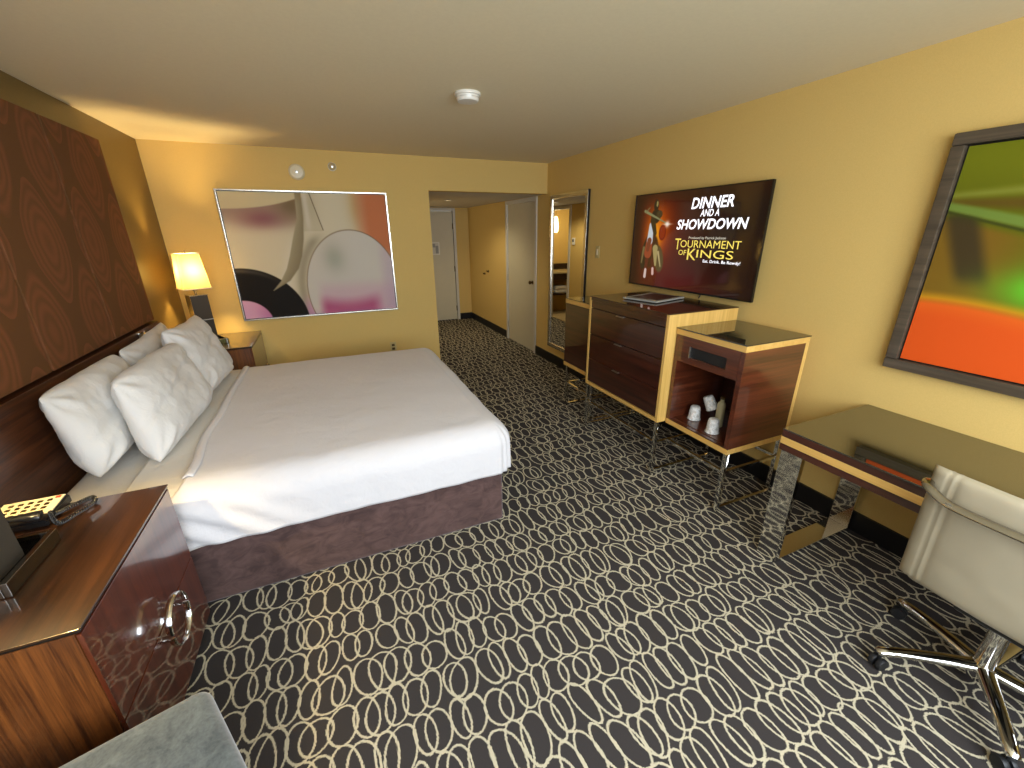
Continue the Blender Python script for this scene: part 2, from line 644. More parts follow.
# ------------------------------------------------------------------ the room
def build_room():
    b = MB().box(XL - .1, XR + .1, YB - .1, YH + .1, -.1, 0)
    struct(b.build('floor', 'carpet_ovals', smooth=0))
    struct(MB().box(-.9, XH - .1, 5.2, YH + .1, .0, .012).build('floor_bathroom', 'tile_beige', smooth=0))
    struct(MB().box(XL - .1, XR + .1, YB - .1, YF + .06, ZC, ZC + .1).build('ceiling', 'ceiling_paint', smooth=0))
    struct(MB().box(-.9, XR + .1, YF + .12, YH + .1, ZH, ZH + .1).build('ceiling_hall', 'hall_ceiling_paint', smooth=0))
    struct(MB().box(XL - .1, XL, YB - .1, YF + .12, 0, ZC).build('wall_left', 'wall_gold', smooth=0))
    # far wall with the open passage to the hall at its right end
    b = MB().box(XL, XH, YF, YF + .12, 0, ZC)
    b.box(XH, XR, YF, YF + .12, ZH, ZC)
    struct(b.build('wall_far', 'wall_yellow', smooth=0))
    # right wall with a doorway in the hall
    b = MB().box(XR, XR + .1, YB - .1, 5.26, 0, ZC)
    b.box(XR, XR + .1, 6.21, YH + .1, 0, ZH + .1)
    b.box(XR, XR + .1, 5.26, 6.21, 2.05, ZC)
    struct(b.build('wall_right', 'wall_yellow', smooth=0))
    # hall left wall with the bathroom doorway
    b = MB().box(XH - .1, XH, YF + .12, 6.78, 0, ZH)
    b.box(XH - .1, XH, 7.53, YH, 0, ZH)
    b.box(XH - .1, XH, 6.78, 7.53, 2.05, ZH)
    struct(b.build('wall_hall_left', 'wall_yellow', smooth=0))
    b = MB().box(-.9, 1.40, YH, YH + .1, 0, ZH)
    b.box(2.33, XR, YH, YH + .1, 0, ZH)
    b.box(1.40, 2.33, YH, YH + .1, 2.05, ZH)
    struct(b.build('wall_hall_end', 'wall_yellow', smooth=0))
    # bathroom shell
    struct(MB().box(-1.0, -.9, 5.2, YH, 0, ZH).build('wall_bathroom_far', 'tile_wall', smooth=0))
    struct(MB().box(-.9, XH - .1, 5.1, 5.2, 0, ZH).build('wall_bathroom_near', 'tile_wall', smooth=0))
    # window wall behind the camera
    x0, x1, z0, z1 = -.95, 2.45, .5, 2.32
    b = MB().box(XL, x0, YB - .1, YB, 0, ZC).box(x1, XR, YB - .1, YB, 0, ZC)
    b.box(x0, x1, YB - .1, YB, 0, z0).box(x0, x1, YB - .1, YB, z1, ZC)
    struct(b.build('wall_back', 'wall_yellow', smooth=0))
    w = struct(bpy.data.objects.new('window_1', None))
    C.objects.link(w)
    w.location = ((x0 + x1) / 2, YB - .05, z0)
    b = MB().box(x0, x1, YB - .08, YB - .02, z0, z0 + .05).box(x0, x1, YB - .08, YB - .02, z1 - .05, z1)
    b.box(x0, x0 + .05, YB - .08, YB - .02, z0, z1).box(x1 - .05, x1, YB - .08, YB - .02, z0, z1)
    for k in (1, 2):
        xm = x0 + (x1 - x0) * k / 3
        b.box(xm - .025, xm + .025, YB - .08, YB - .02, z0, z1)
    b.build('window_frame', 'dark_chrome', w)
    MB().box(x0 - .05, x1 + .05, YB, YB + .1, z0 - .04, z0).build('window_sill', 'white_paint', w)
    # black skirting
    h, t = .122, .014

    def sk(name, *a):
        struct(MB().box(*a, bev=.003).build(name, 'black_base'))
    struct(MB().box(XR - t, XR, YB, 5.20, 0, h).build('baseboard_right', 'black_base', smooth=0))
    sk('baseboard_hall_right', XR - t, XR, 6.27, YH, 0, h)
    sk('baseboard_far', XL, XH, YF - t, YF, 0, h)
    sk('baseboard_left', XL, XL + t, YB, YF - t, 0, h)
    sk('baseboard_hall_left', XH, XH + t, YF + .12, 6.73, 0, h)
    sk('baseboard_hall_end', 2.38, XR - t, YH - t, YH, 0, h)
    # entry door
    d = bpy.data.objects.new('door_1', None)
    d.location = (1.865, YH, 0)
    C.objects.link(d)
    struct(d)
    p = MB().box(1.405, 2.325, YH + .01, YH + .05, .008, 2.045, .002).build('door_panel', 'door_paint', d)
    b = MB().box(1.35, 1.40, YH - .015, YH + .06, 0, 2.10, .003).box(2.33, 2.38, YH - .015, YH + .06, 0, 2.10, .003).box(1.40, 2.33, YH - .015, YH + .06, 2.05, 2.10, .003)
    b.build('door_frame', 'white_paint', d)
    for z in (.23, 1.0, 1.78):
        MB().lathe([(.009, z - .05), (.009, z + .05)], 10, Matrix.Translation((2.322, YH + .0, 0))).build('hinge', 'brass_dark', p)
    # the closet door on the right wall of the hall
    d = bpy.data.objects.new('door_2', None)
    d.location = (XR, 5.735, 0)
    C.objects.link(d)
    struct(d)
    p = MB().box(XR + .004, XR + .045, 5.265, 6.205, .008, 2.045, .002).build('door_panel', 'door_paint', d)
    b = MB().box(XR - .015, XR + .05, 5.205, 5.262, 0, 2.10, .003).box(XR - .015, XR + .05, 6.208, 6.265, 0, 2.10, .003).box(XR - .015, XR + .05, 5.262, 6.208, 2.047, 2.10, .003)
    b.build('door_frame', 'white_paint', d)
    R = Matrix.Translation((XR + .006, 5.34, 1.0)) @ Matrix.Rotation(-PI / 2, 4, 'Y')
    MB().lathe([(.026, 0), (.026, .008), (.010, .010), (.010, .03), (.024, .036), (.026, .048), (.018, .058), (.001, .06)], 20, R).build('door_knob', 'brass_dark', p)
    for z in (.25, 1.0, 1.72):
        MB().lathe([(.008, z - .045), (.008, z + .045)], 10, Matrix.Translation((XR - .003, 6.207, 0))).build('hinge', 'satin_steel', p)
    # bathroom doorway trim
    b = MB().box(XH - .11, XH + .015, 6.72, 6.782, 0, 2.10, .003).box(XH - .11, XH + .015, 7.528, 7.59, 0, 2.10, .003).box(XH - .11, XH + .015, 6.782, 7.528, 2.045, 2.10, .003)
    struct(b.build('trim_1', 'white_paint'))


build_room()
# recessed downlight in the hall ceiling
def build_downlight():
    t = thing('ceiling_downlight', 'small recessed downlight in the hall ceiling', 'ceiling light', (1.74, 6.28, ZH), local=True)
    MB().lathe([(.030, -.001), (.048, -.001), (.050, -.006), (.046, -.010), (.032, -.008)], 28, cap=False).build('trim_ring', 'plastic_white', t)
    MB().lathe([(.030, -.002), (.028, -.006), (.001, -.007)], 24).build('lens', 'bulb_glass', t)
    l = bpy.data.lights.new('hall_downlight', 'SPOT')
    l.energy, l.color, l.spot_size, l.spot_blend, l.shadow_soft_size = 20, (1, .88, .62), R_(150), .6, .04
    o = bpy.data.objects.new('hall_downlight', l)
    o.location = (1.74, 6.28, ZH - .02)
    C.objects.link(o)


build_downlight()


# ------------------------------------------------------------------ text
def text_shape(body, x0, x1, y0, y1, mat, name, parent, f, shear=0, fat=0, thick=.0012):
    cu = bpy.data.curves.new('txt', 'FONT')
    cu.body = body
    cu.size = 1
    cu.shear = shear
    cu.offset = fat
    cu.fill_mode = 'BOTH'
    cu.resolution_u = 3
    o = bpy.data.objects.new('txt', cu)
    C.objects.link(o)
    dg = bpy.context.evaluated_depsgraph_get()
    me = bpy.data.meshes.new_from_object(o.evaluated_get(dg))
    bpy.data.objects.remove(o)
    bpy.data.curves.remove(cu)
    co = np.array([v.co[:] for v in me.vertices])
    mn, mx = co.min(0), co.max(0)
    sx, sy_ = (x1 - x0) / (mx[0] - mn[0]), (y1 - y0) / (mx[1] - mn[1])
    for v in me.vertices:
        v.co = f(x0 + (v.co.x - mn[0]) * sx, y0 + (v.co.y - mn[1]) * sy_, 0)
    me.materials.clear()
    me.materials.append(MATS[mat])
    me.name = name
    me.transform(Matrix.Translation(-wloc(parent)))
    o = bpy.data.objects.new(name, me)
    o.parent = parent
    C.objects.link(o)
    return o


# ------------------------------------------------------------------ bed
BX0, BX1, BY0, BY1, BZ = -1.25, .86, 1.95, 3.93, .635


def smst1(a, b, x):
    t = min(1, max(0, (x - a) / (b - a)))
    return t * t * (3 - 2 * t)


def wr(p, s=1.0):
    return noise.noise(Vector(p) * s)


def build_bed():
    bed = thing('bed', 'king bed with white duvet on a brown velvet base', 'bed', (-.2, 2.95, 0))
    b = MB().box(-1.25, .785, 1.967, 3.91, .0, .35, .02, 3)
    b.build('bed_base', 'velvet_brown', bed)

    # mattress with fitted sheet
    b = MB().box(-1.255, .80, 1.985, 3.895, .35, .60, .09, 6)
    b.build('mattress', 'linen_cream', bed)

    def drape(x_from, x_to, z_top, bottom, foot, infl, name, mat, nu, nv, rad, amp, wav, seedv):
        """cloth lying over the top and down both long sides (and the foot)"""
        y0, y1 = BY0 - infl + rad, BY1 + infl - rad
        xe = x_to - rad if foot else x_to
        side = rad * PI / 2 + (z_top - rad - bottom)
        b = MB()

        def fn(u, v):
            sv = (y0 - side) + v * ((y1 + side) - (y0 - side))
            xf = x_from - (.20 * smst1(.0, side, max(y0 - sv, sv - y1)) if foot else 0)
            su = xf + u * ((xe + (side if foot else 0)) - xf)
            dx = max(0, su - xe) if foot else 0
            dy = (sv - y1) if sv > y1 else (sv - y0 if sv < y0 else 0)
            e = max(dx, abs(dy))
            px, py = min(su, xe) if foot else su, min(max(sv, y0), y1)
            nrm = Vector((0, 0, 1))
            d = Vector((dx, dy, 0))
            z = z_top + .012 * max(0, 1 - ((py - 2.94) / .9) ** 2)
            if e > 0:
                d.normalize()
                if e < rad * PI / 2:
                    a = e / rad
                    off, dz = rad * math.sin(a), rad * (1 - math.cos(a))
                    nrm = d * math.sin(a) + Vector((0, 0, math.cos(a)))
                else:
                    q = e - rad * PI / 2
                    off, dz = rad, rad + q
                    nrm = d.copy()
                px += d.x * off
                py += d.y * off
                z = z_top - dz
            p = Vector((px, py, z))
            # soft rolling of the fabric
            k = wr((px * 1.7 + seedv, py * 1.7, z * 2), 1.0) * amp + wr((px * 6 + seedv, py * 6, z * 6), 1.0) * amp * .35
            if e > 0:
                t = min(1, e / (rad * PI / 2 + .05))
                ang = math.atan2(d.y, d.x)
                along = px if abs(d.y) > .8 else (py if abs(d.x) > .8 else ang * .35)
                cornerk = abs(d.x * d.y) * 2 if foot else 0
                k += t * (wav * wr((along * 7 + seedv, 3.1, z * .8), 1.0) + cornerk * .006 * math.sin(ang * 18))
                # diagonal pull near the head end of the near side
                near = max(0, 1 - (px - x_from) / .55)
                k += near * t * .010 * math.sin((px * .8 + z * 1.1) * 42 + 1.5 * wr((px * 4, z * 4, 1), 1))
                if e > side * .86:
                    k += .004 * wr((along * 9, 7.7, 0), 1)
            p += nrm * k
            return p
        b.grid(fn, nu, nv)
        o = b.build(name, mat, bed, smooth=60)
        s = o.modifiers.new('thick', 'SOLIDIFY')
        s.thickness = .012
        s.offset = -1
        return o
    drape(-.94, -.55, .630, .345, False, .012, 'top_sheet', 'linen_cream', 40, 130, .11, .007, .014, 4.2)
    drape(-.72, BX1, BZ + .012, .350, True, .022, 'duvet', 'linen_white', 150, 200, .135, .008, .010, 11.3)
    # turned-down hem band at the head end of the duvet
    hem = MB()

    def hemfn(u, v):
        y = BY0 + .10 + v * (BY1 - BY0 - .20)
        x = -.735 + .02 * wr((y * 3, 1, 2)) + .045 * u
        z = BZ + .016 + .012 * max(0, 1 - ((y - 2.94) / .9) ** 2) + .010 * math.sin(PI * u) + .004 * wr((y * 5, x * 9, 0))
        return (x, y, z)
    hem.grid(hemfn, 6, 80)
    h = hem.build('duvet_hem', 'linen_white', bed, smooth=60)
    s = h.modifiers.new('thick', 'SOLIDIFY')
    s.thickness = .006


build_bed()


def pillow(label, loc, W, H, T, rot, seedv, shear=0, sag=0):
    """W along local x, H along local y, thickness z"""
    b = MB()
    nu, nv = 56, 40

    def pt(u, v, sgn):
        a, c = 2 * u - 1, 2 * v - 1
        a = math.copysign(abs(a) ** .8, a)
        c = math.copysign(abs(c) ** .8, c)
        k = 1 - .045 * (abs(a) * abs(c)) ** 9
        x = W / 2 * a * (1 - .055 * (1 - c * c) * abs(a) ** 3) * k
        y = H / 2 * c * (1 - .075 * (1 - a * a) * abs(c) ** 3) * k
        e = (max(0, 1 - a ** 4)) ** .64 * (max(0, 1 - c ** 4)) ** .64
        z = sgn * (T / 2) * e
        z *= 1 - .24 * c      # fuller low down
        q = Vector((x * 4 + seedv, y * 4, sgn * 2))
        z += sgn * e * (.018 * wr(q) + .008 * wr(q * 2.7) + .004 * wr(q * 7))
        # creases that run in from the corners
        for qx in (-1, 1):
            for qy in (-1, 1):
                dx, dy = (qx - a) * W / H, qy - c
                r_ = math.hypot(dx, dy)
                an = math.atan2(abs(dy), abs(dx) + 1e-5)
                z += sgn * .011 * math.exp(-((r_ - .42) / .30) ** 2) * e ** .5 * math.sin(an * 9 + seedv * qx + qy * 2)
        # a long soft dent
        z -= sgn * e * .016 * math.exp(-((c - .25 - .35 * a + .2 * math.sin(seedv)) / .10) ** 2) * (1 if sgn > 0 else 0)
        x += .008 * wr((c * 2 + seedv, 5, 5)) * abs(a) + shear * y
        y += .012 * wr((a * 2 + seedv, 9, 5)) * abs(c) - sag * a * a * (c > 0) * c
        return Vector((x, y, z))
    t = bmesh.new()
    for sgn in (1, -1):
        V = [[t.verts.new(pt(i / nu, j / nv, sgn)) for j in range(nv + 1)] for i in range(nu + 1)]
        for i in range(nu):
            for j in range(nv):
                f = (V[i][j], V[i + 1][j], V[i + 1][j + 1], V[i][j + 1])
                t.faces.new(f if sgn > 0 else f[::-1])
    bmesh.ops.remove_doubles(t, verts=t.verts[:], dist=.0004)
    b.merge(t)
    o = b.build('pillow', 'linen_pillow', smooth=75)
    # local x -> world Y, local y -> up (leaning), local z -> world +X
    lean, twist, roll = rot
    base = Matrix(((0, 0, 1), (1, 0, 0), (0, 1, 0))).to_4x4()
    M = Matrix.Translation(loc) @ Matrix.Rotation(twist, 4, 'Z') @ Matrix.Rotation(-lean, 4, 'Y') @ Matrix.Rotation(roll, 4, 'X') @ base
    o.matrix_world = M
    return tag(o, label, 'pillow', 'white pillows at the head of the bed')


R_ = math.radians
pillow('white pillow leaning on the dark headboard nearest the camera, behind another', (-1.128, 2.60, .850), .76, .45, .19, (R_(12), 0, 0), 1.0, 0, .02)
pillow('white pillow mostly hidden at the back of the far pair', (-1.125, 3.395, .848), .80, .45, .17, (R_(11), 0, R_(2)), 5.0, .05)
pillow('white front pillow nearest the camera, its lower corner on the sheet', (-.915, 2.740, .852), .84, .45, .20, (R_(20), R_(-3), 0), 9.0, .32, .035)
pillow('white front pillow at the far side, beside the grey lamp', (-.915, 3.50, .874), .68, .49, .20, (R_(20), R_(-3), 0), 14.0, .2, .0)


# ------------------------------------------------------------------ headboard
def build_headboard():
    h = thing('headboard', 'dark wood headboard with tall fabric panels behind the bed', 'headboard', (XL + .03, 2.95, 0))
    MB().box(XL + .001, XL + .06, 1.872, 4.0, .30, .995, .004).build('lower_board', 'wood_headboard', h)
    MB().box(XL + .001, XL + .075, 1.872, 4.0, .998, 1.052, .004).build('ledge', 'wood_headboard', h)
    for k in range(3):
        y0 = 1.905 + k * .70
        p = MB().box(XL + .001, XL + .058, y0, y0 + .683, 1.066, 2.275, .004, 2).build('fabric_panel', 'ogee_fabric', h)
        MB().box(XL + .001, XL + .022, y0 + .685, y0 + .698, 1.066, 2.275).build('panel_gap_strip', 'gap_brown', h)
    MB().box(XL + .02, XL + .030, 4.0, 4.008, 1.066, 2.275).build('edge_strip', 'chrome', h)
    o = MB().box(XL + .07, XL + .088, 3.56, 3.66, .985, 1.045, .006).box(XL + .085, XL + .10, 3.59, 3.63, .96, .99, .005).build('chrome_bracket', 'chrome', h)
    o['label'] = 'chrome bracket'


build_headboard()


# ------------------------------------------------------------------ nightstands and lamps
def nightstand(label, loc):
    n = thing('nightstand', label, 'nightstand', loc, 'nightstands beside the bed', local=True)
    # local: x 0 (wall) .. .60 (front), y -.35...35, z
    D, W, H = .585, .352, .715
    b = MB().box(0, D - .013, -W, W, .05, H, .003)
    b.build('cabinet_body', 'wood_orange', n)
    MB().box(.02, D - .05, -W + .03, W - .03, 0, .05).build('plinth', 'black_base', n)
    MB().box(0, D, -W, W, H + .002, H + .008, .001).build('top_board', 'black_base', n)
    MB().box(0, D + .003, -W - .003, W + .003, H + .009, H + .016, .002).build('glossy_top', 'wood_top', n)
    zg = .37
    # ring pull split between the upper drawer and the lower drawer
    for k, (z0, z1) in enumerate(((zg + .003, H - .004), (.055, zg - .003))):
        d = MB().box(D - .012, D, -W + .001, W - .001, z0, z1, .002).build('drawer', 'wood_cherry_y', n)
        sgn = 1 if k == 0 else -1
        pts, R = [], .085
        for i in range(17):
            a = PI * i / 16
            pts.append((D + .040, .0 + R * math.cos(a), zg + sgn * (.006 + R * math.sin(a))))
        b = MB().tube(pts, .007, 8, flat=(.55, 1.5))
        for s in (-1, 1):
            b.tube([(D, s * R, zg + sgn * .012), (D + .040, s * R, zg + sgn * .012)], .005, 8)
        o = b.build('pull', 'chrome', d)
        o['label'] = 'half-ring chrome pull'
    return n


ns1 = nightstand('glossy wooden nightstand in the near left corner, holding the phone', (XL + .023, 1.508, 0))
ns2 = copy_tree(ns1)
ns2.location = (XL + .023, 4.575, 0)
ns2['label'] = 'wooden nightstand in the far corner under the lit shade'


def lamp(label, loc, rz, energy, bulb_z):
    l = thing('table_lamp', label, 'lamp', loc, 'table lamps beside the bed', local=True)
    # tray-like base
    b = MB().box(-.115, .115, -.115, .115, .0, .010, .002)
    b.box(-.125, -.108, -.125, .125, .0, .048, .003).box(.108, .125, -.125, .125, .0, .048, .003)
    b.box(-.108, .108, -.125, -.108, .0, .048, .003).box(-.108, .108, .108, .125, .0, .048, .003)
    b.build('base_tray', 'dark_chrome', l)
    b = MB().box(-.066, .066, -.066, .066, .010, .225, .003).box(-.066, .066, -.066, .066, .231, .440, .003)
    b.build('slab_body', 'lamp_slab', l)
    MB().box(-.0675, .0675, -.0675, .0675, .2245, .2315).box(-.069, .069, -.069, .069, .440, .447, .001).box(-.0675, -.066, -.066, .066, .012, .44).build('chrome_trim', 'chrome', l)
    MB().lathe([(.010, .447), (.010, .475), (.017, .478), (.017, .52), (.008, .522), (.008, .55)], 16).build('stem', 'brass_dark', l)
    # harp, finial
    MB().tube([(0, -.0, .785), (0, 0, .815)], .006, 8).tube([(-.075, 0, .785), (.075, 0, .785)], .003, 6).tube([(0, -.075, .785), (0, .075, .785)], .003, 6).build('shade_spider', 'brass_dark', l)
    # tapered square shade with clipped corners
    b = MB()
    t = bmesh.new()
    rings = []
    for hw, z in ((.104, .500), (.080, .79)):
        c = .012
        P = [(hw - c, -hw), (hw, -hw + c), (hw, hw - c), (hw - c, hw), (-hw + c, hw), (-hw, hw - c), (-hw, -hw + c), (-hw + c, -hw)]
        rings.append([t.verts.new((x, y, z)) for x, y in P])
    for i in range(8): t.faces.new((rings[0][i], rings[0][(i + 1) % 8], rings[1][(i + 1) % 8], rings[1][i]))
    b.merge(t)
    s = b.build('lamp_shade', 'lamp_shade', l, smooth=0)
    for hw, z in ((.105, .500), (.081, .79)):
        b = MB()
        c = .012
        P = [(hw - c, -hw), (hw, -hw + c), (hw, hw - c), (hw - c, hw), (-hw + c, hw), (-hw, hw - c), (-hw, -hw + c), (-hw + c, -hw)]
        b.tube([(x, y, z) for x, y in P], .0035, 6, closed=True)
        b.build('shade_trim', 'linen_cream', s)
    MB().lathe([(.010, .53), (.02, .548), (.026, .572), (.024, .60), (.012, .612), (.001, .615)], 16).build('bulb', 'bulb_clear', l)
    l.rotation_euler.z = rz
    point_light('lamp_bulb_light', (loc[0], loc[1], loc[2] + bulb_z), energy, (1, .72, .32), .03)
    return l


lamp('grey slab table lamp with a lit cream shade in the far corner', (-1.085, 4.50, .733), R_(28), 27, .65)
lamp('grey slab table lamp at the left edge of the photo, only its base seen', (-1.055, 1.482, .733), 0, 30, .635)


# ------------------------------------------------------------------ telephone
def build_phone():
    p = thing('telephone', 'cream desk telephone with a black handset behind the near lamp', 'telephone', (-1.08, 1.80, .733))
    f = lambda a, b, h: Vector((-1.195 + a, 1.715 + b, .733 + h))
    # wedge body
    t = MB()
    prof = [(0, 0), (.155, 0), (.155, .036), (0, .024)]
    bm = bmesh.new()
    A = [bm.verts.new(f(0, y, z)) for y, z in prof]
    B = [bm.verts.new(f(.19, y, z)) for y, z in prof]
    bm.faces.new(A[::-1])
    bm.faces.new(B)
    for i in range(4): bm.faces.new((A[i], A[(i + 1) % 4], B[(i + 1) % 4], B[i]))
    bmesh.ops.recalc_face_normals(bm, faces=bm.faces[:])
    bmesh.ops.bevel(bm, geom=bm.edges[:], offset=.005, segments=2, affect='EDGES')
    t.merge(bm)
    t.build('phone_body', 'plastic_black', p)
    zz = lambda y: .0242 + y * (.012 / .155)
    b = MB()
    bm = bmesh.new()
    q = [(.015, .045), (.182, .045), (.182, .148), (.015, .148)]
    lo = [bm.verts.new(f(x, y, zz(y) - .001)) for x, y in q]
    hi = [bm.verts.new(f(x, y, zz(y) + .003)) for x, y in q]
    bm.faces.new(hi)
    for i in range(4): bm.faces.new((lo[i], lo[(i + 1) % 4], hi[(i + 1) % 4], hi[i]))
    b.merge(bm)
    o = b.build('face_plate', 'plastic_cream', p)
    o['label'] = 'cream key plate'
    for r in range(4):
        for c in range(5):
            x, y = .045 + c * .026, .058 + r * .022
            MB().box(*(lambda v: (v.x - .007, v.x + .007, v.y - .006, v.y + .006, v.z, v.z + .004))(f(x, y, zz(y) + .002)), bev=.0015).build('key', 'brass_dark', o)
    x, y = .168, .135
    k = MB().box(*(lambda v: (v.x - .007, v.x + .007, v.y - .005, v.y + .005, v.z, v.z + .005))(f(x, y, zz(y) + .002)), bev=.0015).build('message_light', 'red_lamp', o)
    k['label'] = 'red message light'
    # handset lying in front of the plate
    pts = []
    for i in range(15):
        s_ = i / 14
        pts.append(f(-.03 + .215 * s_, -.006 - .010 * math.sin(PI * s_), .048 + .014 * math.sin(PI * s_)))
    rad = [.010 + .012 * abs(2 * i / 14 - 1) ** 2.5 for i in range(15)]
    rad[0] = rad[-1] = .016
    MB().tube(pts, rad, 12, flat=(.9, 1.25)).build('handset', 'plastic_black', p, smooth=60)
    # coiled cord
    pts = []
    path = [f(.205, .0, .05), f(.225, -.02, .016), f(.255, .03, .014), f(.28, .085, .014), f(.265, .12, .016), f(.235, .10, .016), f(.205, .06, .018), f(.190, .045, .018)]
    N = 420
    for i in range(N):
        s_ = i / (N - 1) * (len(path) - 1)
        k = min(int(s_), len(path) - 2)
        t_ = s_ - k
        P0, P1, P2, P3 = path[max(k - 1, 0)], path[k], path[k + 1], path[min(k + 2, len(path) - 1)]
        c = .5 * ((2 * P1) + (P2 - P0) * t_ + (2 * P0 - 5 * P1 + 4 * P2 - P3) * t_ ** 2 + (3 * P1 - P0 - 3 * P2 + P3) * t_ ** 3)
        a = i * 2 * PI / 8
        pts.append(c + Vector((.0055 * math.cos(a), .0055 * math.sin(a) * .6, .0065 * math.sin(a))))
    MB().tube(pts, .0022, 5).build('coiled_cord', 'plastic_black', p, smooth=80)


build_phone()


# ------------------------------------------------------------------ wall paintings
def far_art(u, v):
    n = len(u)
    asp = 1.54 / 1.24
    x, y = u * asp, v          # square units, height 1
    rgb = np.tile(np.array([214, 202, 170]) / 255., (n, 1))
    blur = lambda d, w: smst(w, -w, d)
    # mauve bowl at the upper left under a pale arc
    arc = .125 - .34 * np.clip(x, 0, 1) ** 2.3
    below = smst(-.006, .006, y - arc)
    xl = np.interp(y, [0, .2, .36, .5, .6, .70, .775], [.532, .518, .462, .415, .376, .315, .245])
    xr_ = np.interp(y, [0, .2, .36, .5, .6, .70, .775], [.578, .568, .545, .510, .468, .385, .252])
    rgb = lerp_paint(rgb, (below * smst(.34, .10, y + .10 * (x - .3) ** 2) * (x < .56) * .75, (146, 116, 98)))
    rgb = lerp_paint(rgb, (below * np.exp(-((x - .27) / .17) ** 2 - ((y - .20) / .075) ** 2) * .85, (140, 88, 92)))
    rgb = lerp_paint(rgb, (below * np.exp(-((x - .50) / .12) ** 2 - ((y - .09) / .13) ** 2) * .8, (118, 98, 66)))
    rgb = lerp_paint(rgb, ((1 - below) * .8, (206, 190, 146)))
    # stem: a pale body with grey shading towards the petal
    rgb = lerp_paint(rgb, (blur(xr_ - x, .01) * blur(x - (.64 + .066 * np.clip(y / .3, 0, 1)), .01) * (y < .3) * .55, (186, 174, 142)))
    rgb = lerp_paint(rgb, (np.exp(-((x - .60) / .022) ** 2) * smst(.36, .2, y) * .7, (216, 208, 188)))
    # orange corner
    og = smst(.93, 1.10, x) * smst(.58, .40, y - .28 * (x - 1.1))
    rgb = lerp_paint(rgb, (np.exp(-((x - .99) / .07) ** 2) * smst(.42, .1, y) * .6, (190, 152, 90)))
    rgb = lerp_paint(rgb, (og * .85, (196, 104, 58)))
    # big round petal
    q = np.sqrt(((x - .905) / .395) ** 2 + ((y - .80) / .51) ** 2)
    petal = blur(q - 1, .012)
    # shading outside its left edge
    rgb = lerp_paint(rgb, (np.exp(-((q - 1.10) / .10) ** 2) * smst(.78, .6, x) * smst(.27, .4, y) * .65, (142, 130, 104)))
    rgb = lerp_paint(rgb, (np.exp(-((q - 1.36) / .10) ** 2) * smst(.70, .5, x) * smst(.33, .45, y) * .5, (224, 214, 192)))
    rgb = lerp_paint(rgb, (smst(.78, .98, y) * smst(.44, .50, x) * smst(.62, .54, x) * .8, (206, 146, 172)))
    pc = lerp_paint(np.tile(np.array([208, 200, 184]) / 255., (n, 1)),
                    (np.exp(-((x - .76) / .09) ** 2 - ((y - .52) / .12) ** 2) * .6, (152, 154, 132)),
                    (smst(.68, .84, y) * smst(.56, .66, x) * .45, (206, 150, 172)),
                    (smst(.78, .93, y - .06 * np.cos((x - .85) * 5)) * smst(.56, .66, x) * smst(1.16, 1.02, x) * .85, (178, 72, 112)),
                    (smst(.92, 1.04, y) * .35, (206, 140, 170)),
                    (smst(1.10, 1.22, x) * .5, (188, 160, 176)))
    rgb = rgb * (1 - petal[:, None]) + pc * petal[:, None]
    rgb = lerp_paint(rgb, (blur(np.abs(q - 1) - .008, .010) * .8, (118, 94, 66)))
    # leaf running down from the top to a point over the ring
    rr = np.hypot(x - .02, y - 1.05)
    ring = blur(rr - .468, .006)
    inner = blur(np.hypot(x, y - 1.05) - .205, .006)
    hi = np.exp(-((rr - .446) / .018) ** 2) * smst(.40, .02, x)
    rc = lerp_paint(np.tile(np.array([27, 22, 16]) / 255., (n, 1)), (hi * .55, (112, 104, 90)))
    ic = lerp_paint(np.tile(np.array([216, 164, 190]) / 255., (n, 1)), (smst(.05, .2, x) * .6, (190, 106, 152)))
    rgb = rgb * (1 - ring[:, None]) + rc * ring[:, None]
    rgb = rgb * (1 - inner[:, None]) + ic * inner[:, None]
    leaf = blur(xl - x, .005) * blur(x - xr_, .006) * (y < .775)
    lc = lerp_paint(np.tile(np.array([168, 154, 120]) / 255., (n, 1)), (np.clip((x - xl) / np.maximum(xr_ - xl, .01), 0, 1) * .7, (128, 114, 84)), (smst(.1, 0, y) * .4, (132, 112, 74)))
    rgb = rgb * (1 - leaf[:, None]) + lc * leaf[:, None]
    # fine dark line right of the stem
    rgb = lerp_paint(rgb, (blur(np.abs(x - (.64 + .066 * np.clip(y / .29, 0, 1))) - .003, .004) * (y < .295), (96, 78, 56)))
    rgb = rgb * .96
    return rgb


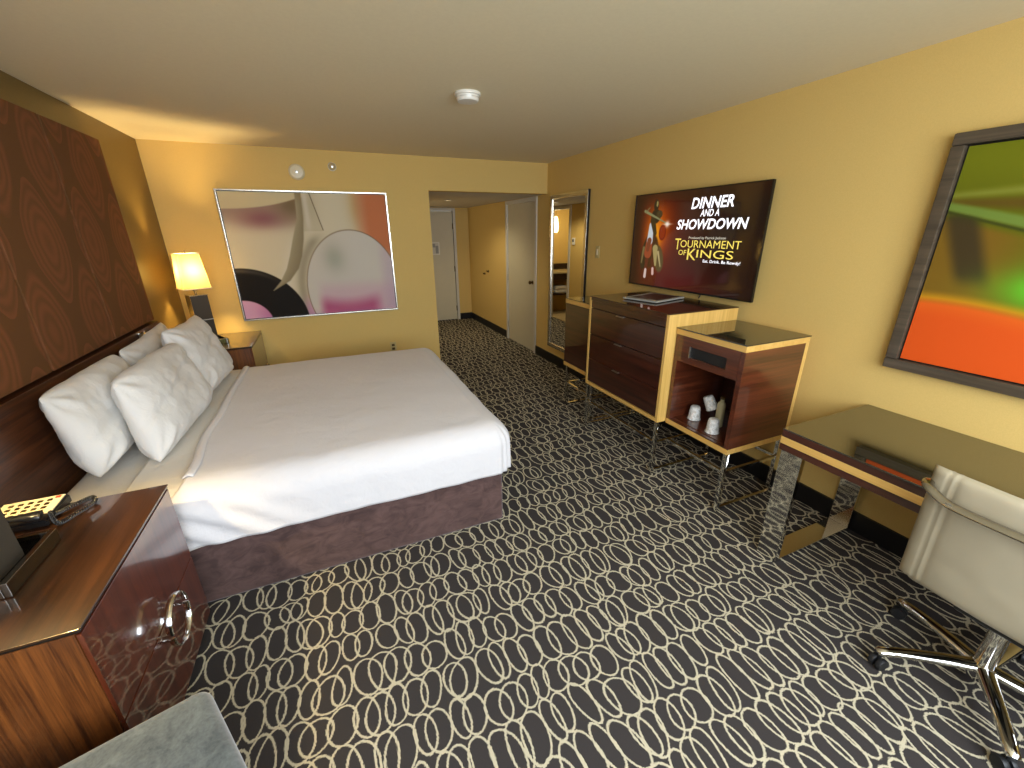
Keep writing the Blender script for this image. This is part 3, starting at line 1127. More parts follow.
def right_art(u, v):
    n = len(u)
    asp = 1.4
    x, y = u * asp, v
    blur = lambda d, w: smst(w, -w, d)
    rgb = np.tile(np.array([92, 94, 12]) / 255., (n, 1))
    rgb = lerp_paint(rgb, (smst(.30, .02, y) * .5, (122, 126, 20)))
    # green glow to the right
    rgb = lerp_paint(rgb, (smst(.22, .62, x) * smst(.15, .4, y), (66, 140, 40)))
    # pale ray
    rgb = lerp_paint(rgb, (blur(np.abs(y - (.205 - .05 * x)) - .010 - .01 * x, .022) * .6, (150, 152, 74)))
    rgb = lerp_paint(rgb, (blur(np.abs(y - (.235 + .06 * x)) - .012 - .04 * x, .02) * smst(.7, .2, x) * .8, (92, 66, 22)))
    # amber and shadow under the rays
    und = smst(0, .04, y - (.285 + .29 * x))
    rgb = lerp_paint(rgb, (und * smst(.44, .14, x) * .9, (122, 88, 26)))
    sh = blur(np.abs(x - (.055 + .36 * (y - .30))) - .055, .03) * smst(.26, .31, y) * smst(.64, .54, y)
    rgb = lerp_paint(rgb, (sh * .85, (56, 46, 28)))
    # second ray running down to the right
    rgb = lerp_paint(rgb, (blur(np.abs(y - (.252 + .29 * x)) - .018 - .02 * x, .012), (108, 128, 52)))
    rgb = lerp_paint(rgb, (blur(np.abs(y - (.276 + .32 * x)) - .006, .006), (58, 62, 18)))
    # bright green bloom
    g = np.exp(-((x - .48) / .2) ** 2 - ((y - .60) / .085) ** 2)
    rgb = lerp_paint(rgb, (np.clip(g * 1.3, 0, 1), (96, 200, 44)))
    # orange field
    edge = .675 + .10 * smst(.05, .9, x)
    rgb = lerp_paint(rgb, (blur(np.abs(y - edge) - .015, .03) * .9, (214, 150, 24)))
    of = blur(edge + .012 - y, .022)
    oc = lerp_paint(np.tile(np.array([214, 82, 24]) / 255., (n, 1)), (smst(edge + .1, edge, y) * .5, (224, 112, 30)))
    rgb = rgb * (1 - of[:, None]) + oc * of[:, None]
    return rgb


def build_paintings():
    p = thing('framed_painting', 'wide abstract painting of pale petals and a black ring, thin silver frame', 'painting', (-.07, YF, .834))
    x0, x1, z0, z1, t, d = -.840, .697, .842, 2.070, .014, .042
    b = MB().box(x0, x1, YF - d, YF - .002, z0, z0 + t, .002).box(x0, x1, YF - d, YF - .002, z1 - t, z1, .002)
    b.box(x0, x0 + t, YF - d, YF - .002, z0 + t, z1 - t, .002).box(x1 - t, x1, YF - d, YF - .002, z0 + t, z1 - t, .002)
    b.build('frame', 'silver_frame', p)
    MB().box(x0 + t, x1 - t, YF - .022, YF - .002, z0 + t, z1 - t).build('backing', 'black_base', p, smooth=0)
    a0, a1, c0, c1 = x0 + t + .006, x1 - t - .006, z0 + t + .006, z1 - t - .006
    painted('canvas', far_art, 230, 186, lambda u, v: (a0 + u * (a1 - a0), YF - .030, c1 - v * (c1 - c0)), 'canvas_paint', p)
    # right wall
    p = thing('framed_painting', 'green and orange abstract painting in a wide dark bronze frame', 'painting', (XR, .4, .985))
    y1, y0, z0, z1, t, d = 1.116, -.37, .998, 2.055, .050, .05
    b = MB().box(XR - d, XR - .002, y0, y1, z0, z0 + t, .006).box(XR - d, XR - .002, y0, y1, z1 - t, z1, .006)
    b.box(XR - d, XR - .002, y0, y0 + t, z0 + t, z1 - t, .006).box(XR - d, XR - .002, y1 - t, y1, z0 + t, z1 - t, .006)
    b.build('frame', 'bronze_frame', p)
    MB().box(XR - .025, XR - .002, y0 + t, y1 - t, z0 + t, z1 - t).build('backing', 'black_base', p, smooth=0)
    g = .008
    a0, a1, c0, c1 = y1 - t - g, y0 + t + g, z0 + t + g, z1 - t - g
    painted('canvas', right_art, 200, 150, lambda u, v: (XR - .034, a0 + u * (a1 - a0), c1 - v * (c1 - c0)), 'canvas_paint', p)


build_paintings()


# ------------------------------------------------------------------ television
TVX = 2.563


def build_tv():
    y0, y1, z0, z1 = 1.903, 3.168, 1.213, 1.958
    tv = thing('television', 'flat television on the right wall showing a dinner show advert', 'television', (XR, 2.53, z0))
    MB().box(TVX + .002, TVX + .020, y0, y1, z0, z1, .004).build('tv_case', 'tv_black', tv)
    MB().box(TVX + .020, XR, 2.33, 2.73, 1.40, 1.80, .004).build('wall_mount', 'tv_black', tv)
    fr = MB()
    w = .008
    fr.box(TVX - .003, TVX + .002, y0, y1, z0, z0 + w * 1.6).box(TVX - .003, TVX + .002, y0, y1, z1 - w, z1)
    fr.box(TVX - .003, TVX + .002, y0, y0 + w, z0 + w * 1.6, z1 - w).box(TVX - .003, TVX + .002, y1 - w, y1, z0 + w * 1.6, z1 - w)
    fr.build('bezel', 'tv_black', tv)
    W, H = y1 - y0 - 2 * w, z1 - z0 - w * 2.6
    A = lambda y, z: ((y1 - w - y), (z1 - w - z))

    def pic(u, v):
        n = len(u)
        Y, Z = y1 - w - u * W, z1 - w - v * H
        x, y = (y1 - w - Y), (z1 - w - Z)        # metres from the top left
        blur = lambda d, ww: smst(ww, -ww, d)
        rgb = np.tile(np.array([30, 18, 12]) / 255., (n, 1))
        g = np.exp(-((x - .30) / .42) ** 2 - ((y - .36) / .5) ** 2)
        rgb = lerp_paint(rgb, (np.clip(g, 0, 1) * .85, (112, 34, 10)))
        rgb = lerp_paint(rgb, (np.exp(-((x - .62) / .45) ** 2 - ((y - .75) / .25) ** 2) * .6, (96, 28, 18)))
        g2 = np.exp(-((x - .29) / .13) ** 2 - ((y - .28) / .19) ** 2)
        rgb = lerp_paint(rgb, (g2 * .9, (220, 96, 10)))
        g3 = np.exp(-((x - .27) / .075) ** 2 - ((y - .33) / .13) ** 2)
        rgb = lerp_paint(rgb, (g3 * .8, (250, 180, 30)))
        rgb = lerp_paint(rgb, (smst(.16, .02, x) * .7, (30, 10, 4)), (smst(.12, -.02, y) * .55, (40, 12, 4)))

        def ell(cx, cy_, a, b, rot=0):
            c_, s_ = math.cos(rot), math.sin(rot)
            dx, dy = x - cx, y - cy_
            return blur(np.hypot((dx * c_ + dy * s_) / a, (-dx * s_ + dy * c_) / b) - 1, .12)

        def seg(ax, ay, bx, by, w0, w1):
            dx, dy = bx - ax, by - ay
            t = np.clip(((x - ax) * dx + (y - ay) * dy) / (dx * dx + dy * dy), 0, 1)
            return blur(np.hypot(x - ax - t * dx, y - ay - t * dy) - (w0 + (w1 - w0) * t), .004)
        # rider and horse seen from the front
        dk = (44, 34, 20)
        rgb = lerp_paint(rgb, (ell(.235, .44, .095, .14), (70, 40, 18)), (ell(.17, .47, .05, .13, .2), (52, 40, 22)), (ell(.34, .50, .055, .11, -.25), (92, 74, 36)))
        rgb = lerp_paint(rgb, (seg(.215, .33, .205, .46, .035, .045), (150, 70, 40)), (seg(.22, .24, .215, .36, .026, .034), (200, 206, 210)), (seg(.212, .36, .20, .43, .026, .02), (120, 60, 36)))
        rgb = lerp_paint(rgb, (seg(.20, .52, .19, .64, .020, .014), (96, 42, 24)), (seg(.27, .52, .285, .61, .022, .014), (86, 40, 22)), (seg(.195, .60, .192, .655, .014, .016), (214, 190, 180)), (seg(.283, .585, .288, .625, .013, .014), (220, 180, 170)))
        rgb = lerp_paint(rgb, (seg(.29, .42, .31, .55, .03, .012), (168, 150, 96)), (seg(.33, .45, .37, .56, .012, .006), (180, 160, 110)), (seg(.15, .42, .135, .54, .014, .008), (120, 100, 60)))
        rgb = lerp_paint(rgb, (ell(.26, .17, .055, .055), dk), (ell(.255, .085, .028, .045), dk), (ell(.30, .155, .035, .03), (70, 56, 28)), (seg(.23, .20, .27, .30, .028, .020), (60, 46, 22)))
        rgb = lerp_paint(rgb, (seg(.125, .125, .39, .225, .012, .004), (132, 130, 88)), (seg(.135, .135, .18, .10, .006, .004), (120, 112, 76)), (ell(.265, .075, .010, .022), (150, 132, 76)))
        rgb = lerp_paint(rgb, (ell(.355, .295, .040, .060), (110, 28, 12)), (ell(.355, .295, .030, .048), (140, 50, 16)))
        rgb = lerp_paint(rgb, (np.exp(-(np.hypot(x - .40, y - .232) / .022) ** 2), (255, 250, 240)), (np.exp(-((x - .40) / .05) ** 2 - ((y - .232) / .006) ** 2) * .8, (255, 240, 220)))
        return rgb
    o = painted('screen', pic, 320, 190, lambda u, v: (TVX, y1 - w - u * W, z1 - w - v * H), 'screen_picture', tv)
    f = lambda a, b, h: Vector((TVX - .0015 - h, a * -1, b))
    T = lambda body, yl, yr, zb, zt, mat, shear=0, fat=0: text_shape(body, -yl, -yr, zb, zt, mat, 'screen_text', tv, f, shear, fat)
    T('DINNER', 2.529, 2.160, 1.818, 1.894, 'text_white', .16, .022)
    T('AND A', 2.435, 2.269, 1.764, 1.811, 'text_white', .16, .012)
    T('SHOWDOWN', 2.652, 2.028, 1.676, 1.748, 'text_white', .16, .022)
    T('Produced by Patrick Jackson', 2.515, 2.182, 1.604, 1.626, 'text_pale', 0, .004)
    # small capitals with larger initials
    T('T', 2.649, 2.590, 1.530, 1.611, 'text_gold', 0, 0)
    T('OURNAMENT', 2.592, 2.052, 1.547, 1.600, 'text_gold', 0, 0)
    T('OF', 2.602, 2.523, 1.490, 1.528, 'text_gold', 0, .004)
    T('K', 2.510, 2.425, 1.458, 1.540, 'text_gold', 0, 0)
    T('INGS', 2.420, 2.100, 1.478, 1.534, 'text_gold', 0, 0)
    T('Eat. Drink. Be Rowdy!', 2.352, 2.036, 1.440, 1.467, 'text_white', 0, .006)


build_tv()
o = MB().tube([(2.615, 2.375, 1.46), (2.614, 2.375, 1.25), (2.612, 2.378, 1.19), (2.60, 2.38, 1.178)], .004, 8).build('power_cord', 'plastic_black', loc=(2.612, 2.375, 1.19), smooth=80)
tag(o, 'thin black cord hanging below the television', 'cord')


# ------------------------------------------------------------------ the three cabinets along the right wall
XB = 2.56


def chrome_stand(root, x0, x1, y0, y1, top, rail, leg_ends=2):
    """square-section chrome frame under a cabinet"""
    s = .0125
    for x in (x0, x1):
        for y in (y0, y1)[:leg_ends]:
            MB().box(x - s, x + s, y - s, y + s, 0, top, .002).build('leg', 'chrome', root)
    q = s * .7
    for z in (rail, .022):
        for y in (y0, y1)[:leg_ends]:
            MB().box(x0 + s, x1 - s, y - q, y + q, z - q, z + q).build('stretcher', 'chrome', root, smooth=0)
    for x in (x0, x1):
        MB().box(x - q, x + q, y0 + s, y1 - s, rail - q, rail + q).build('stretcher', 'chrome', root, smooth=0)


def build_chest():
    x0, y0, y1, z0, z1 = 1.950, 1.985, 2.885, .418, 1.172
    c = thing('chest_of_drawers', 'tall dark wood chest with pale maple sides under the television', 'chest of drawers', (2.25, 2.435, 0))
    t = .026
    b = MB().box(x0, XB, y0, y0 + t, z0, z1 - .004, .002)
    b.build('side_panel', 'maple_v', c)
    MB().box(x0, XB, y1 - t, y1, z0, z1 - .004, .002).build('side_panel', 'maple_v', c)
    MB().box(x0, XB, y0 + t, y1 - t, z0, z0 + .026, .002).build('bottom_panel', 'maple', c)
    MB().box(x0 + .022, XB, y0 + t, y1 - t, z0 + .026, z1 - .03).build('carcass', 'black_base', c, smooth=0)
    MB().box(x0 - .002, XB, y0 + t, y1 - t, z1 - .030, z1 - .004, .002).build('top_board', 'wood_chocolate', c)
    MB().box(x0 - .003, XB, y0, y1, z1 - .003, z1 + .003, .001).build('glass_top', 'glass_brown', c)
    # fascia, then three drawers
    zs = [(1.085, 1.141), (.868, 1.080), (.655, .863), (.453, .650)]
    MB().box(x0 + .002, x0 + .021, y0 + t + .002, y1 - t - .002, *zs[0], .0015).build('fascia', 'wood_chocolate', c)
    for a, b_ in zs[1:]:
        d = MB().box(x0 + .002, x0 + .021, y0 + t + .002, y1 - t - .002, a, b_, .0015).build('drawer', 'wood_chocolate', c)
        o = MB().box(x0 - .012, x0 + .003, 2.435, 2.515, b_ - .010, b_ - .003, .001).build('finger_pull', 'satin_steel', d)
    chrome_stand(c, x0 + .018, XB - .04, y0 + .018, y1 - .018, z0, .25)


def build_side():
    x0, y0, y1, z0, z1 = 2.020, 2.893, 3.386, .435, 1.088
    c = thing('side_cabinet', 'low dark wood cabinet at the far end, beside the tall mirror', 'cabinet', (2.29, 3.14, 0))
    t = .024
    b = MB().box(x0, XB, y0, y1, z1 - .045, z1 - .006, .002)
    b.build('top_board', 'maple', c)
    MB().box(x0, XB, y0, y1, z0, z0 + .036, .002).build('bottom_panel', 'maple', c)
    MB().box(x0 + .022, XB - .02, y0 + .002, y1 - .002, z0 + .036, z1 - .045, .001).build('carcass', 'wood_chocolate', c)
    MB().box(x0 + .002, x0 + .021, y0 + .004, y1 - .004, z0 + .038, z1 - .047, .0015).build('door', 'wood_chocolate', c)
    MB().box(XB - .02, XB, y0, y1, z0 + .036, z1 - .045).build('back_panel', 'maple_v', c)
    MB().box(x0 - .002, XB, y0, y1, z1 - .005, z1 + .001, .001).build('glass_top', 'glass_dark', c)
    chrome_stand(c, x0 + .03, XB - .03, y0 + .03, y1 - .03, z0, .25)


def build_minibar():
    XB = 2.548
    x0, y0, y1, z0, z1 = 2.018, 1.472, 1.978, .413, 1.086
    c = thing('minibar_cabinet', 'dark wood cabinet with an open niche and glass top, beside the desk', 'cabinet', (2.29, 1.725, 0))
    MB().box(x0, XB, y0, y1, z1 - .042, z1 - .007, .002).build('top_board', 'maple', c)
    MB().box(x0, XB, y0, y1, z0, z0 + .034, .002).build('bottom_panel', 'maple', c)
    MB().box(XB - .028, XB, y0, y1, z0 + .034, z1 - .042, .001).build('back_panel', 'maple_v', c)
    zt = z1 - .042
    zb = z0 + .034
    MB().box(x0 + .002, XB - .028, y0 + .001, y0 + .03, zb, zt, .001).build('side_panel', 'wood_side', c)
    MB().box(x0 + .002, XB - .028, y1 - .03, y1 - .001, zb, zt, .001).build('side_panel', 'wood_side', c)
    MB().box(x0 + .03, XB - .028, y0 + .03, y1 - .03, zb, zb + .012).build('niche_floor', 'wood_cherry_h', c, smooth=0)
    MB().box(XB - .06, XB - .03, y0 + .03, y1 - .03, zb + .012, zt).build('niche_back', 'wood_chocolate', c, smooth=0)
    MB().box(x0 + .03, XB - .06, y0 + .03, y1 - .03, .872, .884).build('niche_ceiling', 'wood_chocolate', c, smooth=0)
    MB().box(x0 + .002, x0 + .03, y0 + .03, y1 - .03, zb, zb + .008).build('niche_lip', 'wood_cherry_h', c, smooth=0)
    # drawer front with a recessed black grip
    ya, yb, za, zb2 = 1.583, 1.856, .915, .985
    b = MB().box(x0 + .002, x0 + .022, y0 + .031, y1 - .031, .873, za).box(x0 + .002, x0 + .022, y0 + .031, y1 - .031, zb2, zt)
    b.box(x0 + .002, x0 + .022, y0 + .031, ya, za, zb2).box(x0 + .002, x0 + .022, yb, y1 - .031, za, zb2)
    d = b.build('drawer', 'wood_cherry_h', c, smooth=0)
    MB().box(x0 + .014, x0 + .024, ya, yb, za, zb2).build('recess', 'plastic_black', d, smooth=0)
    MB().box(x0 - .001, x0 + .013, yb - .006, yb + .002, za - .002, zb2 + .002, .001).build('recess_trim', 'satin_steel', d)
    MB().box(x0 - .003, XB + .003, y0 - .003, y1 + .003, z1 - .006, z1 + .001, .001).build('glass_top', 'glass_dark', c)
    chrome_stand(c, x0 + .018, XB - .04, y0 + .0135, y1 - .006, z0, .285, 1)


build_chest()
build_side()
build_minibar()


# cups, ice bucket and bottle in the niche
def cup(label, x, y, tilt=None):
    c = thing('wrapped_cup', label, 'cup', (x, y, .4605), 'wrapped cups in the cabinet niche', local=True)
    prof = [(.039, .0), (.0405, .003), (.0395, .008), (.037, .03), (.034, .065), (.031, .088), (.026, .094), (.012, .096), (.001, .097)]
    b = MB()
    bm = bmesh.new()
    n = 36
    rings = []
    for r, z in prof:
        rings.append([bm.verts.new((r * (1 + .05 * wr((math.cos(2 * PI * i / n) * 3, math.sin(2 * PI * i / n) * 3 + x * 40, z * 60))) * math.cos(2 * PI * i / n), r * (1 + .05 * wr((math.cos(2 * PI * i / n) * 3, math.sin(2 * PI * i / n) * 3 + y * 40, z * 60))) * math.sin(2 * PI * i / n), z)) for i in range(n)])
    for a, d in zip(rings, rings[1:]):
        for i in range(n): bm.faces.new((a[i], a[(i + 1) % n], d[(i + 1) % n], d[i]))
    bm.faces.new(rings[0][::-1])
    b.merge(bm)
    b.build('cup_body', 'crinkled_wrap', c)
    MB().tube([(.0412 * math.cos(2 * PI * i / 32), .0412 * math.sin(2 * PI * i / 32), .004) for i in range(32)], .0022, 6, closed=True).build('rim', 'crinkled_wrap', c)
    return c


cup('upside-down wrapped cup standing at the left of the niche', 2.155, 1.862)
cup('upside-down wrapped cup standing foremost at the right of the niche', 2.105, 1.665)
c3 = cup('wrapped cup leaning on the bottle at the back of the niche', 2.255, 1.735)
c3.location = (2.232, 1.788, .548)
c3.rotation_euler = (R_(-26), R_(-12), 0)
t = thing('glass_carafe', 'slim pale bottle at the back right of the niche', 'bottle', (2.215, 1.715, .4605), local=True)
MB().lathe([(.024, 0), (.026, .004), (.026, .15), (.022, .165), (.011, .175), (.011, .19)], 24).build('bottle_body', 'ribbed_pale', t)
MB().lathe([(.014, .191), (.014, .206), (.010, .21)], 20).build('cap', 'brass_dark', t)


# magazines on the chest
def build_folder():
    f = thing('menu_folder', 'grey framed folder lying open-side up on the tall chest', 'folder', (2.2, 2.52, 1.1755), local=True)
    MB().box(-.180, .180, -.150, .150, .004, .016, .002).build('cover', 'paper_grey', f)
    MB().box(-.13, .155, -.125, .105, .0162, .0175).build('dark_page', 'plastic_black', f, smooth=0)
    for sx in (-1, 1):
        for sy_ in (-1, 1):
            MB().box(sx * .15 - .01, sx * .15 + .01, sy_ * .12 - .01, sy_ * .12 + .01, .0, .0045).build('foot', 'rubber_black', f, smooth=0)
    f.location = (2.285, 2.52, 1.1755)
    f.rotation_euler.z = R_(14)


build_folder()


# ------------------------------------------------------------------ desk
def build_desk():
    x0, y1, y0 = 1.930, 1.140, -.42
    d = thing('desk', 'dark glass-topped desk with maple band and chrome loop leg along the wall', 'desk', (2.28, .36, 0))
    MB().box(x0, XR - .004, y0, y1, .756, .763, .001).build('glass_top', 'glass_desk', d)
    MB().box(x0 + .003, XR - .004, y0, y1 - .002, .720, .7555, .001).build('upper_board', 'wood_chocolate', d)
    MB().box(x0 + .001, XR - .004, y0, y1 - .001, .685, .7195, .001).build('maple_band', 'maple', d)
    MB().box(x0 + .003, XR - .004, y0, y1 - .002, .650, .6845, .001).build('lower_board', 'wood_chocolate', d)
    for ya in (1.038, -.30):
        b = MB().box(1.962, 1.992, ya, ya + .104, .0, .6495, .002)
        b.box(1.992, 2.585, ya, ya + .104, .0, .022, .002).box(2.585, 2.610, ya, ya + .104, 0, .6495, .002)
        o = b.build('leg', 'chrome', d)
        o['label'] = 'mirror-polished loop leg'


build_desk()


# ------------------------------------------------------------------ desk chair (faces the desk, its back to the room)
def build_chair():
    c = thing('desk_chair', 'greige padded swivel chair with chrome bar and star base at the desk', 'chair', (2.06, .30, 0))
    cx, cyy = 2.06, .30
    b = MB()
    W, T = .245, .060

    def back(u, v, sgn):
        # u across (y), v up
        yy = (2 * u - 1)
        vv = (2 * v - 1)
        edge = (max(0, 1 - abs(yy) ** 12)) ** .5 * (max(0, 1 - abs(vv) ** 12)) ** .5
        hw = W * (1 - .015 * vv)
        y = .298 + hw * yy
        z = .455 + .475 * v
        x0 = 1.815 - .055 * v + .018 * (yy * yy)
        s = sgn * T / 2 * edge
        # piping seams set in from both side edges
        for q in (.80, .70):
            s -= sgn * .005 * math.exp(-((abs(yy) - q) / .013) ** 2)
        if abs(yy) < .68: s += sgn * .006 * (1 - (yy / .68) ** 6) * (1 - abs(vv) ** 6)
        s += sgn * .002 * wr((yy * 3, vv * 4, sgn))
        return Vector((x0 + s, y, z))
    t = bmesh.new()
    nu, nv = 60, 36
    for sgn in (1, -1):
        rows = []
        for i in range(nu + 1):
            row = []
            for j in range(nv + 1):
                uu = .5 - .5 * math.cos(PI * i / nu) if False else i / nu
                # gather rows towards the rim so that the rounded edge stays round
                f = lambda k: .5 + .5 * math.copysign(abs(2 * k - 1) ** .75, 2 * k - 1)
                row.append(t.verts.new(back(f(i / nu), f(j / nv), sgn)))
            rows.append(row)
        for i in range(nu):
            for j in range(nv):
                fa = (rows[i][j], rows[i + 1][j], rows[i + 1][j + 1], rows[i][j + 1])
                t.faces.new(fa if sgn > 0 else fa[::-1])
    bmesh.ops.remove_doubles(t, verts=t.verts[:], dist=.0005)
    b.merge(t)
    b.build('backrest', 'vinyl_greige', c, smooth=60)
    MB().box(1.835, 2.30, .065, .535, .425, .505, .032, 4).build('seat', 'vinyl_greige', c)
    # flat chrome bar across the back that turns forward into the arms
    pts = [(2.18, .520, .50), (2.185, .524, .57), (2.14, .526, .605), (1.95, .526, .615), (1.88, .528, .68), (1.815, .530, .83), (1.775, .538, .870)]
    pts += [(1.728, .522, .868), (1.706, .47, .850), (1.702, .43, .845), (1.700, .36, .843), (1.700, .298, .843)]
    full = pts + [(x, .596 - y, z) for x, y, z in pts[::-1][1:]]
    sm = []
    for i in range(len(full) - 1):
        P0, P1, P2, P3 = [Vector(full[max(0, min(len(full) - 1, i + k))]) for k in (-1, 0, 1, 2)]
        for q in range(5):
            t_ = q / 5
            sm.append(.5 * ((2 * P1) + (P2 - P0) * t_ + (2 * P0 - 5 * P1 + 4 * P2 - P3) * t_ ** 2 + (3 * P1 - P0 - 3 * P2 + P3) * t_ ** 3))
    sm.append(Vector(full[-1]))
    o = MB().tube(sm, .0125, 12, flat=(1.3, .5)).build('arm_bar', 'dark_chrome', c, smooth=70)
    for yy in (.455, .141):
        MB().lathe([(.006, -.02), (.006, .012), (.010, .013), (.010, .020)], 10, Matrix.Translation((1.712, yy, .846)) @ Matrix.Rotation(-PI / 2, 4, 'Y')).build('bolt', 'chrome', c)
    MB().box(1.90, 2.17, .20, .40, .375, .424, .012, 3).lathe([(.035, .30), (.045, .33), (.06, .375)], 20, Matrix.Translation((cx, cyy, 0))).build('tilt_mechanism', 'plastic_black', c)
    MB().lathe([(.030, .095), (.034, .12), (.030, .135), (.0285, .30)], 24, Matrix.Translation((cx, cyy, 0))).build('gas_column', 'chrome', c)
    MB().lathe([(.010, .06), (.040, .065), (.046, .085), (.046, .115), (.034, .128), (.02, .13)], 24, Matrix.Translation((cx, cyy, 0))).build('hub', 'chrome', c)
    for k in range(5):
        a = R_(141 + 72 * k)
        dx, dy = math.cos(a), math.sin(a)
        pts, rad = [], []
        for i in range(10):
            s_ = i / 9
            r = .025 + .295 * s_
            pts.append((cx + dx * r, cyy + dy * r, .112 - .012 * s_ - .018 * s_ ** 3))
            rad.append(.025 - .007 * s_)
        pts.append((cx + dx * .328, cyy + dy * .328, .078))
        rad.append(.014)
        leg = MB().tube(pts, rad, 12, flat=(.8, 1.15)).build('base_leg', 'chrome', c, smooth=70)
        # twin-wheel caster
        wx, wy = cx + dx * .312, cyy + dy * .312
        b = MB()
        ang = a + PI / 2 + .5
        for s_ in (-1, 1):
            M = Matrix.Translation((wx + math.cos(ang) * .014 * s_, wy + math.sin(ang) * .014 * s_, .026)) @ Matrix.Rotation(ang, 4, 'Z') @ Matrix.Rotation(PI / 2, 4, 'Y')
            b.lathe([(.012, -.010), (.024, -.009), (.026, -.004), (.026, .004), (.024, .009), (.012, .010)], 20, M)
        b.tube([(wx, wy, .026), (wx, wy, .082)], .006, 8)
        b.tube([(wx - math.cos(ang) * .016, wy - math.sin(ang) * .016, .026), (wx + math.cos(ang) * .016, wy + math.sin(ang) * .016, .026)], .006, 8)
        b.build('caster', 'rubber_black', leg)


build_chair()


# ------------------------------------------------------------------ lounge chair at the bottom left (its upholstered corner)
def build_ottoman():
    o = thing('ottoman', 'grey crushed velvet ottoman in the near left foreground', 'ottoman', (0, 0, 0), local=True)
    a = (-.474, 1.072)
    e1 = Vector((-.267, -.072))
    e1.normalize()
    e2 = Vector((e1.y, -e1.x)) * -1
    if e2.y > 0: e2 = -e2
    W, D = .62, .52
    cx = a[0] + e1.x * W / 2 + e2.x * D / 2
    cy_ = a[1] + e1.y * W / 2 + e2.y * D / 2
    o.location = (cx, cy_, 0)
    o.rotation_euler.z = math.atan2(-e1.y, -e1.x)
    SH = Matrix(((1, -.20, 0, .20 * D / 2), (0, 1, 0, 0), (0, 0, 1, 0), (0, 0, 0, 1)))
    b = MB().box(-W / 2, W / 2, -D / 2, D / 2, .36, .50, .030, 5, M=SH)
    b.build('cushion', 'velvet_grey', o)
    MB().box(-W / 2 + .008, W / 2 - .008, -D / 2 + .008, D / 2 - .008, .09, .358, .012, 3, M=SH).build('ottoman_body', 'velvet_grey', o)
    for sx in (-1, 1):
        for s2 in (-1, 1):
            x, y = sx * (W / 2 - .05), s2 * (D / 2 - .05)
            MB().lathe([(.016, 0), (.024, .09)], 12, Matrix.Translation((x, y, 0))).build('foot', 'black_base', o)


build_ottoman()


# ------------------------------------------------------------------ mirror on the right wall
def build_mirror():
    y0, y1, z0, z1 = 3.985, 4.805, .225, 2.081
    m = thing('wall_mirror', 'tall silver-framed mirror on the right wall by the hall', 'mirror', (XR, 4.42, z0))
    t, d = .05, .034
    b = MB().box(XR - d, XR - .002, y0, y1, z0, z0 + t, .006).box(XR - d, XR - .002, y0, y1, z1 - t, z1, .006)
    b.box(XR - d, XR - .002, y0, y0 + t, z0 + t, z1 - t, .006).box(XR - d, XR - .002, y1 - t, y1, z0 + t, z1 - t, .006)
    b.build('frame', 'silver_frame', m)
    MB().box(XR - d + .002, XR - .004, y0 - .002, y0 + .0, z0, z1).build('frame_edge', 'black_base', m, smooth=0)
    MB().box(XR - .020, XR - .004, y0 + t - .004, y1 - t + .004, z0 + t - .004, z1 - t + .004).build('mirror_pane', 'mirror_glass', m, smooth=0)


build_mirror()


# ------------------------------------------------------------------ small fixtures
def disc_on_far(name, label, cat, x, z, profs, mats, names):
    t = thing(name, label, cat, (x, YF, z), local=True)
    for pr, mt, nm in zip(profs, mats, names):
        M = Matrix.Rotation(PI / 2, 4, 'X')
        MB().lathe(pr, 32, M).build(nm, mt, t)
    return t


disc_on_far('wall_alarm', 'round cream alarm disc high above the wide painting', 'alarm', -.125, 2.236,
            [[(.070, 0), (.072, .004), (.070, .02), (.055, .034), (.02, .038), (.001, .038)], [(.012, .037), (.012, .041), (.001, .042)]], ['plastic_cream', 'satin_steel'], ['alarm_body', 'lens'])
disc_on_far('sprinkler_head', 'small brass sprinkler on the wall right of the cream disc', 'sprinkler', .203, 2.297,
            [[(.038, 0), (.041, .003), (.038, .009), (.032, .010)], [(.034, .0095), (.031, .012), (.001, .012)], [(.008, .010), (.006, .024), (.011, .026), (.011, .029), (.001, .030)]],
            ['plastic_cream', 'brass_dark', 'satin_steel'], ['escutcheon', 'cup', 'nozzle'])
t = thing('smoke_detector', 'round white smoke detector on the ceiling', 'smoke detector', (.914, 2.735, ZC), local=True)
MB().lathe([(.076, 0), (.078, -.006), (.076, -.014), (.070, -.016)], 36).build('base_ring', 'plastic_white', t)
MB().lathe([(.068, -.015), (.066, -.034), (.060, -.044), (.030, -.046), (.001, -.046)], 36).build('detector_cap', 'plastic_white', t)
MB().lathe([(.0665, -.024), (.0672, -.026), (.0665, -.028)], 36, cap=False).build('vent_slot', 'satin_steel', t)

t = thing('wall_outlet', 'small wall outlet low on the far wall above the bed', 'outlet', (.60, YF, .40), local=True)
MB().box(-.035, .035, -.006, 0, -.057, .057, .003).build('cover_plate', 'plastic_tan', t)
MB().box(-.017, .017, -.009, -.005, .008, .036, .002).box(-.017, .017, -.009, -.005, -.036, -.008, .002).build('socket', 'brass_dark', t)
t = thing('light_switch', 'cream light switch on the right wall beside the tall mirror', 'light switch', (XR, 3.80, 1.465), local=True)
MB().box(-.006, 0, -.035, .035, -.06, .06, .003).build('cover_plate', 'plastic_tan', t)
MB().box(-.012, -.005, -.012, .012, -.03, .03, .002).build('rocker', 'plastic_cream', t)
t = thing('evacuation_notice', 'small white notice on the entry door at the end of the hall', 'notice', (1.965, YH + .008, 1.385), local=True)
MB().box(-.08, .08, -.006, 0, -.115, .115, .002).build('notice_frame', 'plastic_white', t)
MB().box(-.055, -.005, -.0075, -.006, .02, .085).box(.0, .055, -.0075, -.006, -.09, .05).build('printed_panel', 'paper_grey', t, smooth=0)
MB().box(-.06, .06, -.0072, -.006, -.100, .100).build('notice_sheet', 'white_paint', t, smooth=0)
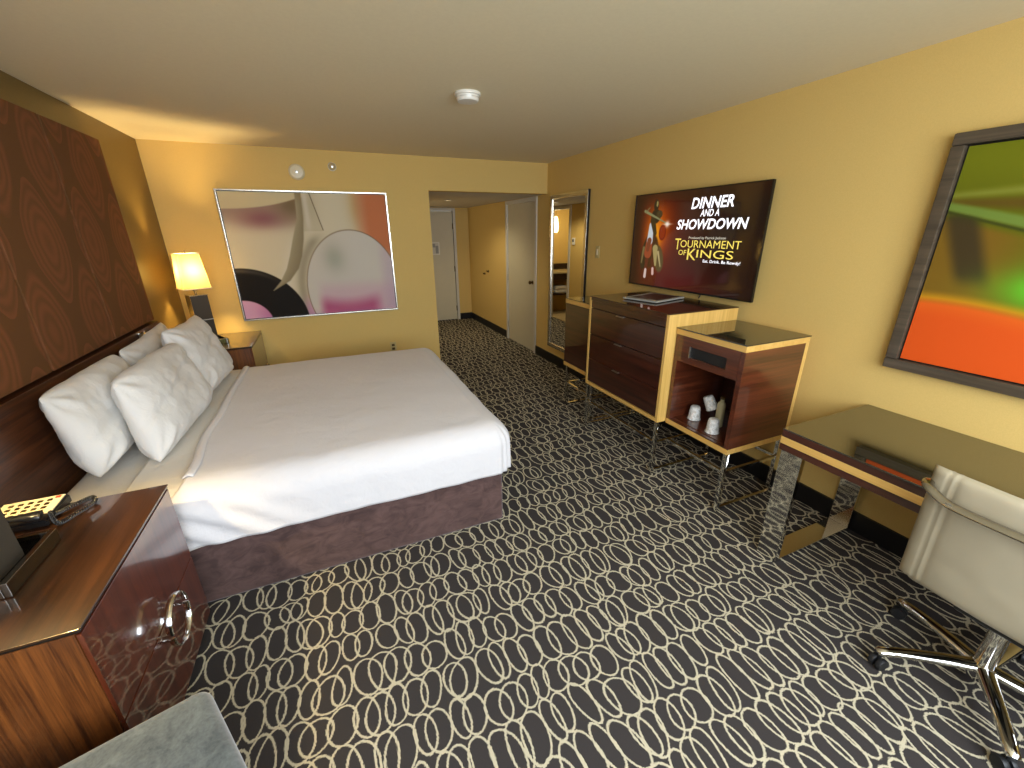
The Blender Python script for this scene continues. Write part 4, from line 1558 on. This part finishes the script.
for y, z, lb in ((7.285, .965, 'robe hook on the hall wall, the one nearer the entry door'), (7.09, 1.018, 'robe hook on the hall wall, the one nearer the closet door')):
    t = thing('robe_hook', lb, 'hook', (XR, y, z), 'robe hooks on the hall wall', local=True)
    MB().lathe([(.024, 0), (.024, .004), (.010, .006), (.008, .03)], 20, Matrix.Rotation(-PI / 2, 4, 'Y')).build('rosette', 'brass_dark', t)
    MB().tube([(-.015, 0, 0), (-.028, 0, -.008), (-.034, 0, .004), (-.033, 0, .018)], [.007, .007, .007, .009], 10).build('hook_arm', 'brass_dark', t, smooth=70)
t = thing('thermostat', 'white thermostat on the hall wall, seen in the tall mirror', 'thermostat', (XH, 6.61, 1.505), local=True)
MB().box(0, .02, -.045, .045, -.06, .06, .006, 3).build('thermostat_case', 'plastic_white', t)
MB().box(.0195, .022, -.024, .024, -.012, .034, .001).build('display', 'plastic_black', t)

# ------------------------------------------------------------------ bathroom seen in the mirror
t = thing('pendant_lamp', 'glowing glass pendant lamp in the bathroom, seen in the mirror', 'lamp', (.83, 7.86, ZH), local=True)
MB().lathe([(.05, 0), (.05, -.012), (.02, -.02)], 24).build('canopy', 'brass_dark', t)
MB().tube([(0, 0, -.02), (0, 0, -.15)], .004, 8).build('stem', 'brass_dark', t)
MB().lathe([(.020, -.15), (.038, -.19), (.052, -.28), (.058, -.36), (.050, -.43), (.030, -.46)], 24).build('glass_shade', 'pendant_glow', t)
point_light('pendant_bulb', (.55, 7.3, 1.75), 9, (1, .84, .52), .06)
t = thing('vanity', 'bathroom vanity with stone counter and open shelf, seen in the mirror', 'vanity', (.1, 7.85, 0))
MB().box(-.85, 1.05, 7.58, 8.145, .86, .90, .004).build('counter', 'counter_cream', t)
MB().box(-.85, 1.05, 8.09, 8.145, .90, 1.02, .002).build('backsplash', 'stone_dark', t)
MB().box(-.85, 1.05, 7.60, 8.14, .74, .858, .002).build('apron', 'stone_dark', t)
MB().box(-.85, 1.05, 7.62, 8.14, .42, .45, .002).build('shelf', 'stone_dark', t)
b = MB()
for x in (-.83, 1.0): b.box(x, x + .04, 7.63, 8.13, .012, .74)
b.build('end_panel', 'stone_dark', t, smooth=0)
for k in range(2):
    o = MB().box(.62, .90, 7.68, 7.90, .4505 + k * .075, .524 + k * .075, .025, 3).build('folded_towel', 'towel_white', loc=(.76, 7.79, .4505 + k * .075))
    tag(o, ['folded white towel lying lowest on the vanity shelf', 'folded white towel lying uppermost on the vanity shelf'][k], 'towel', 'towels on the vanity shelf')
t = thing('shower_head', 'chrome hand shower on the tiled bathroom wall', 'shower', (-.9, 7.2, 1.2))
MB().tube([(-.88, 7.2, 1.0), (-.88, 7.2, 1.9)], .010, 10).build('riser_rail', 'chrome', t)
MB().tube([(-.88, 7.2, 1.85), (-.84, 7.2, 1.88), (-.78, 7.2, 1.86)], [.012, .014, .03], 12).build('spray_head', 'chrome', t)

# ------------------------------------------------------------------ clean-up of build-time flags
for o in bpy.data.objects:
    if '_local' in o: del o['_local']
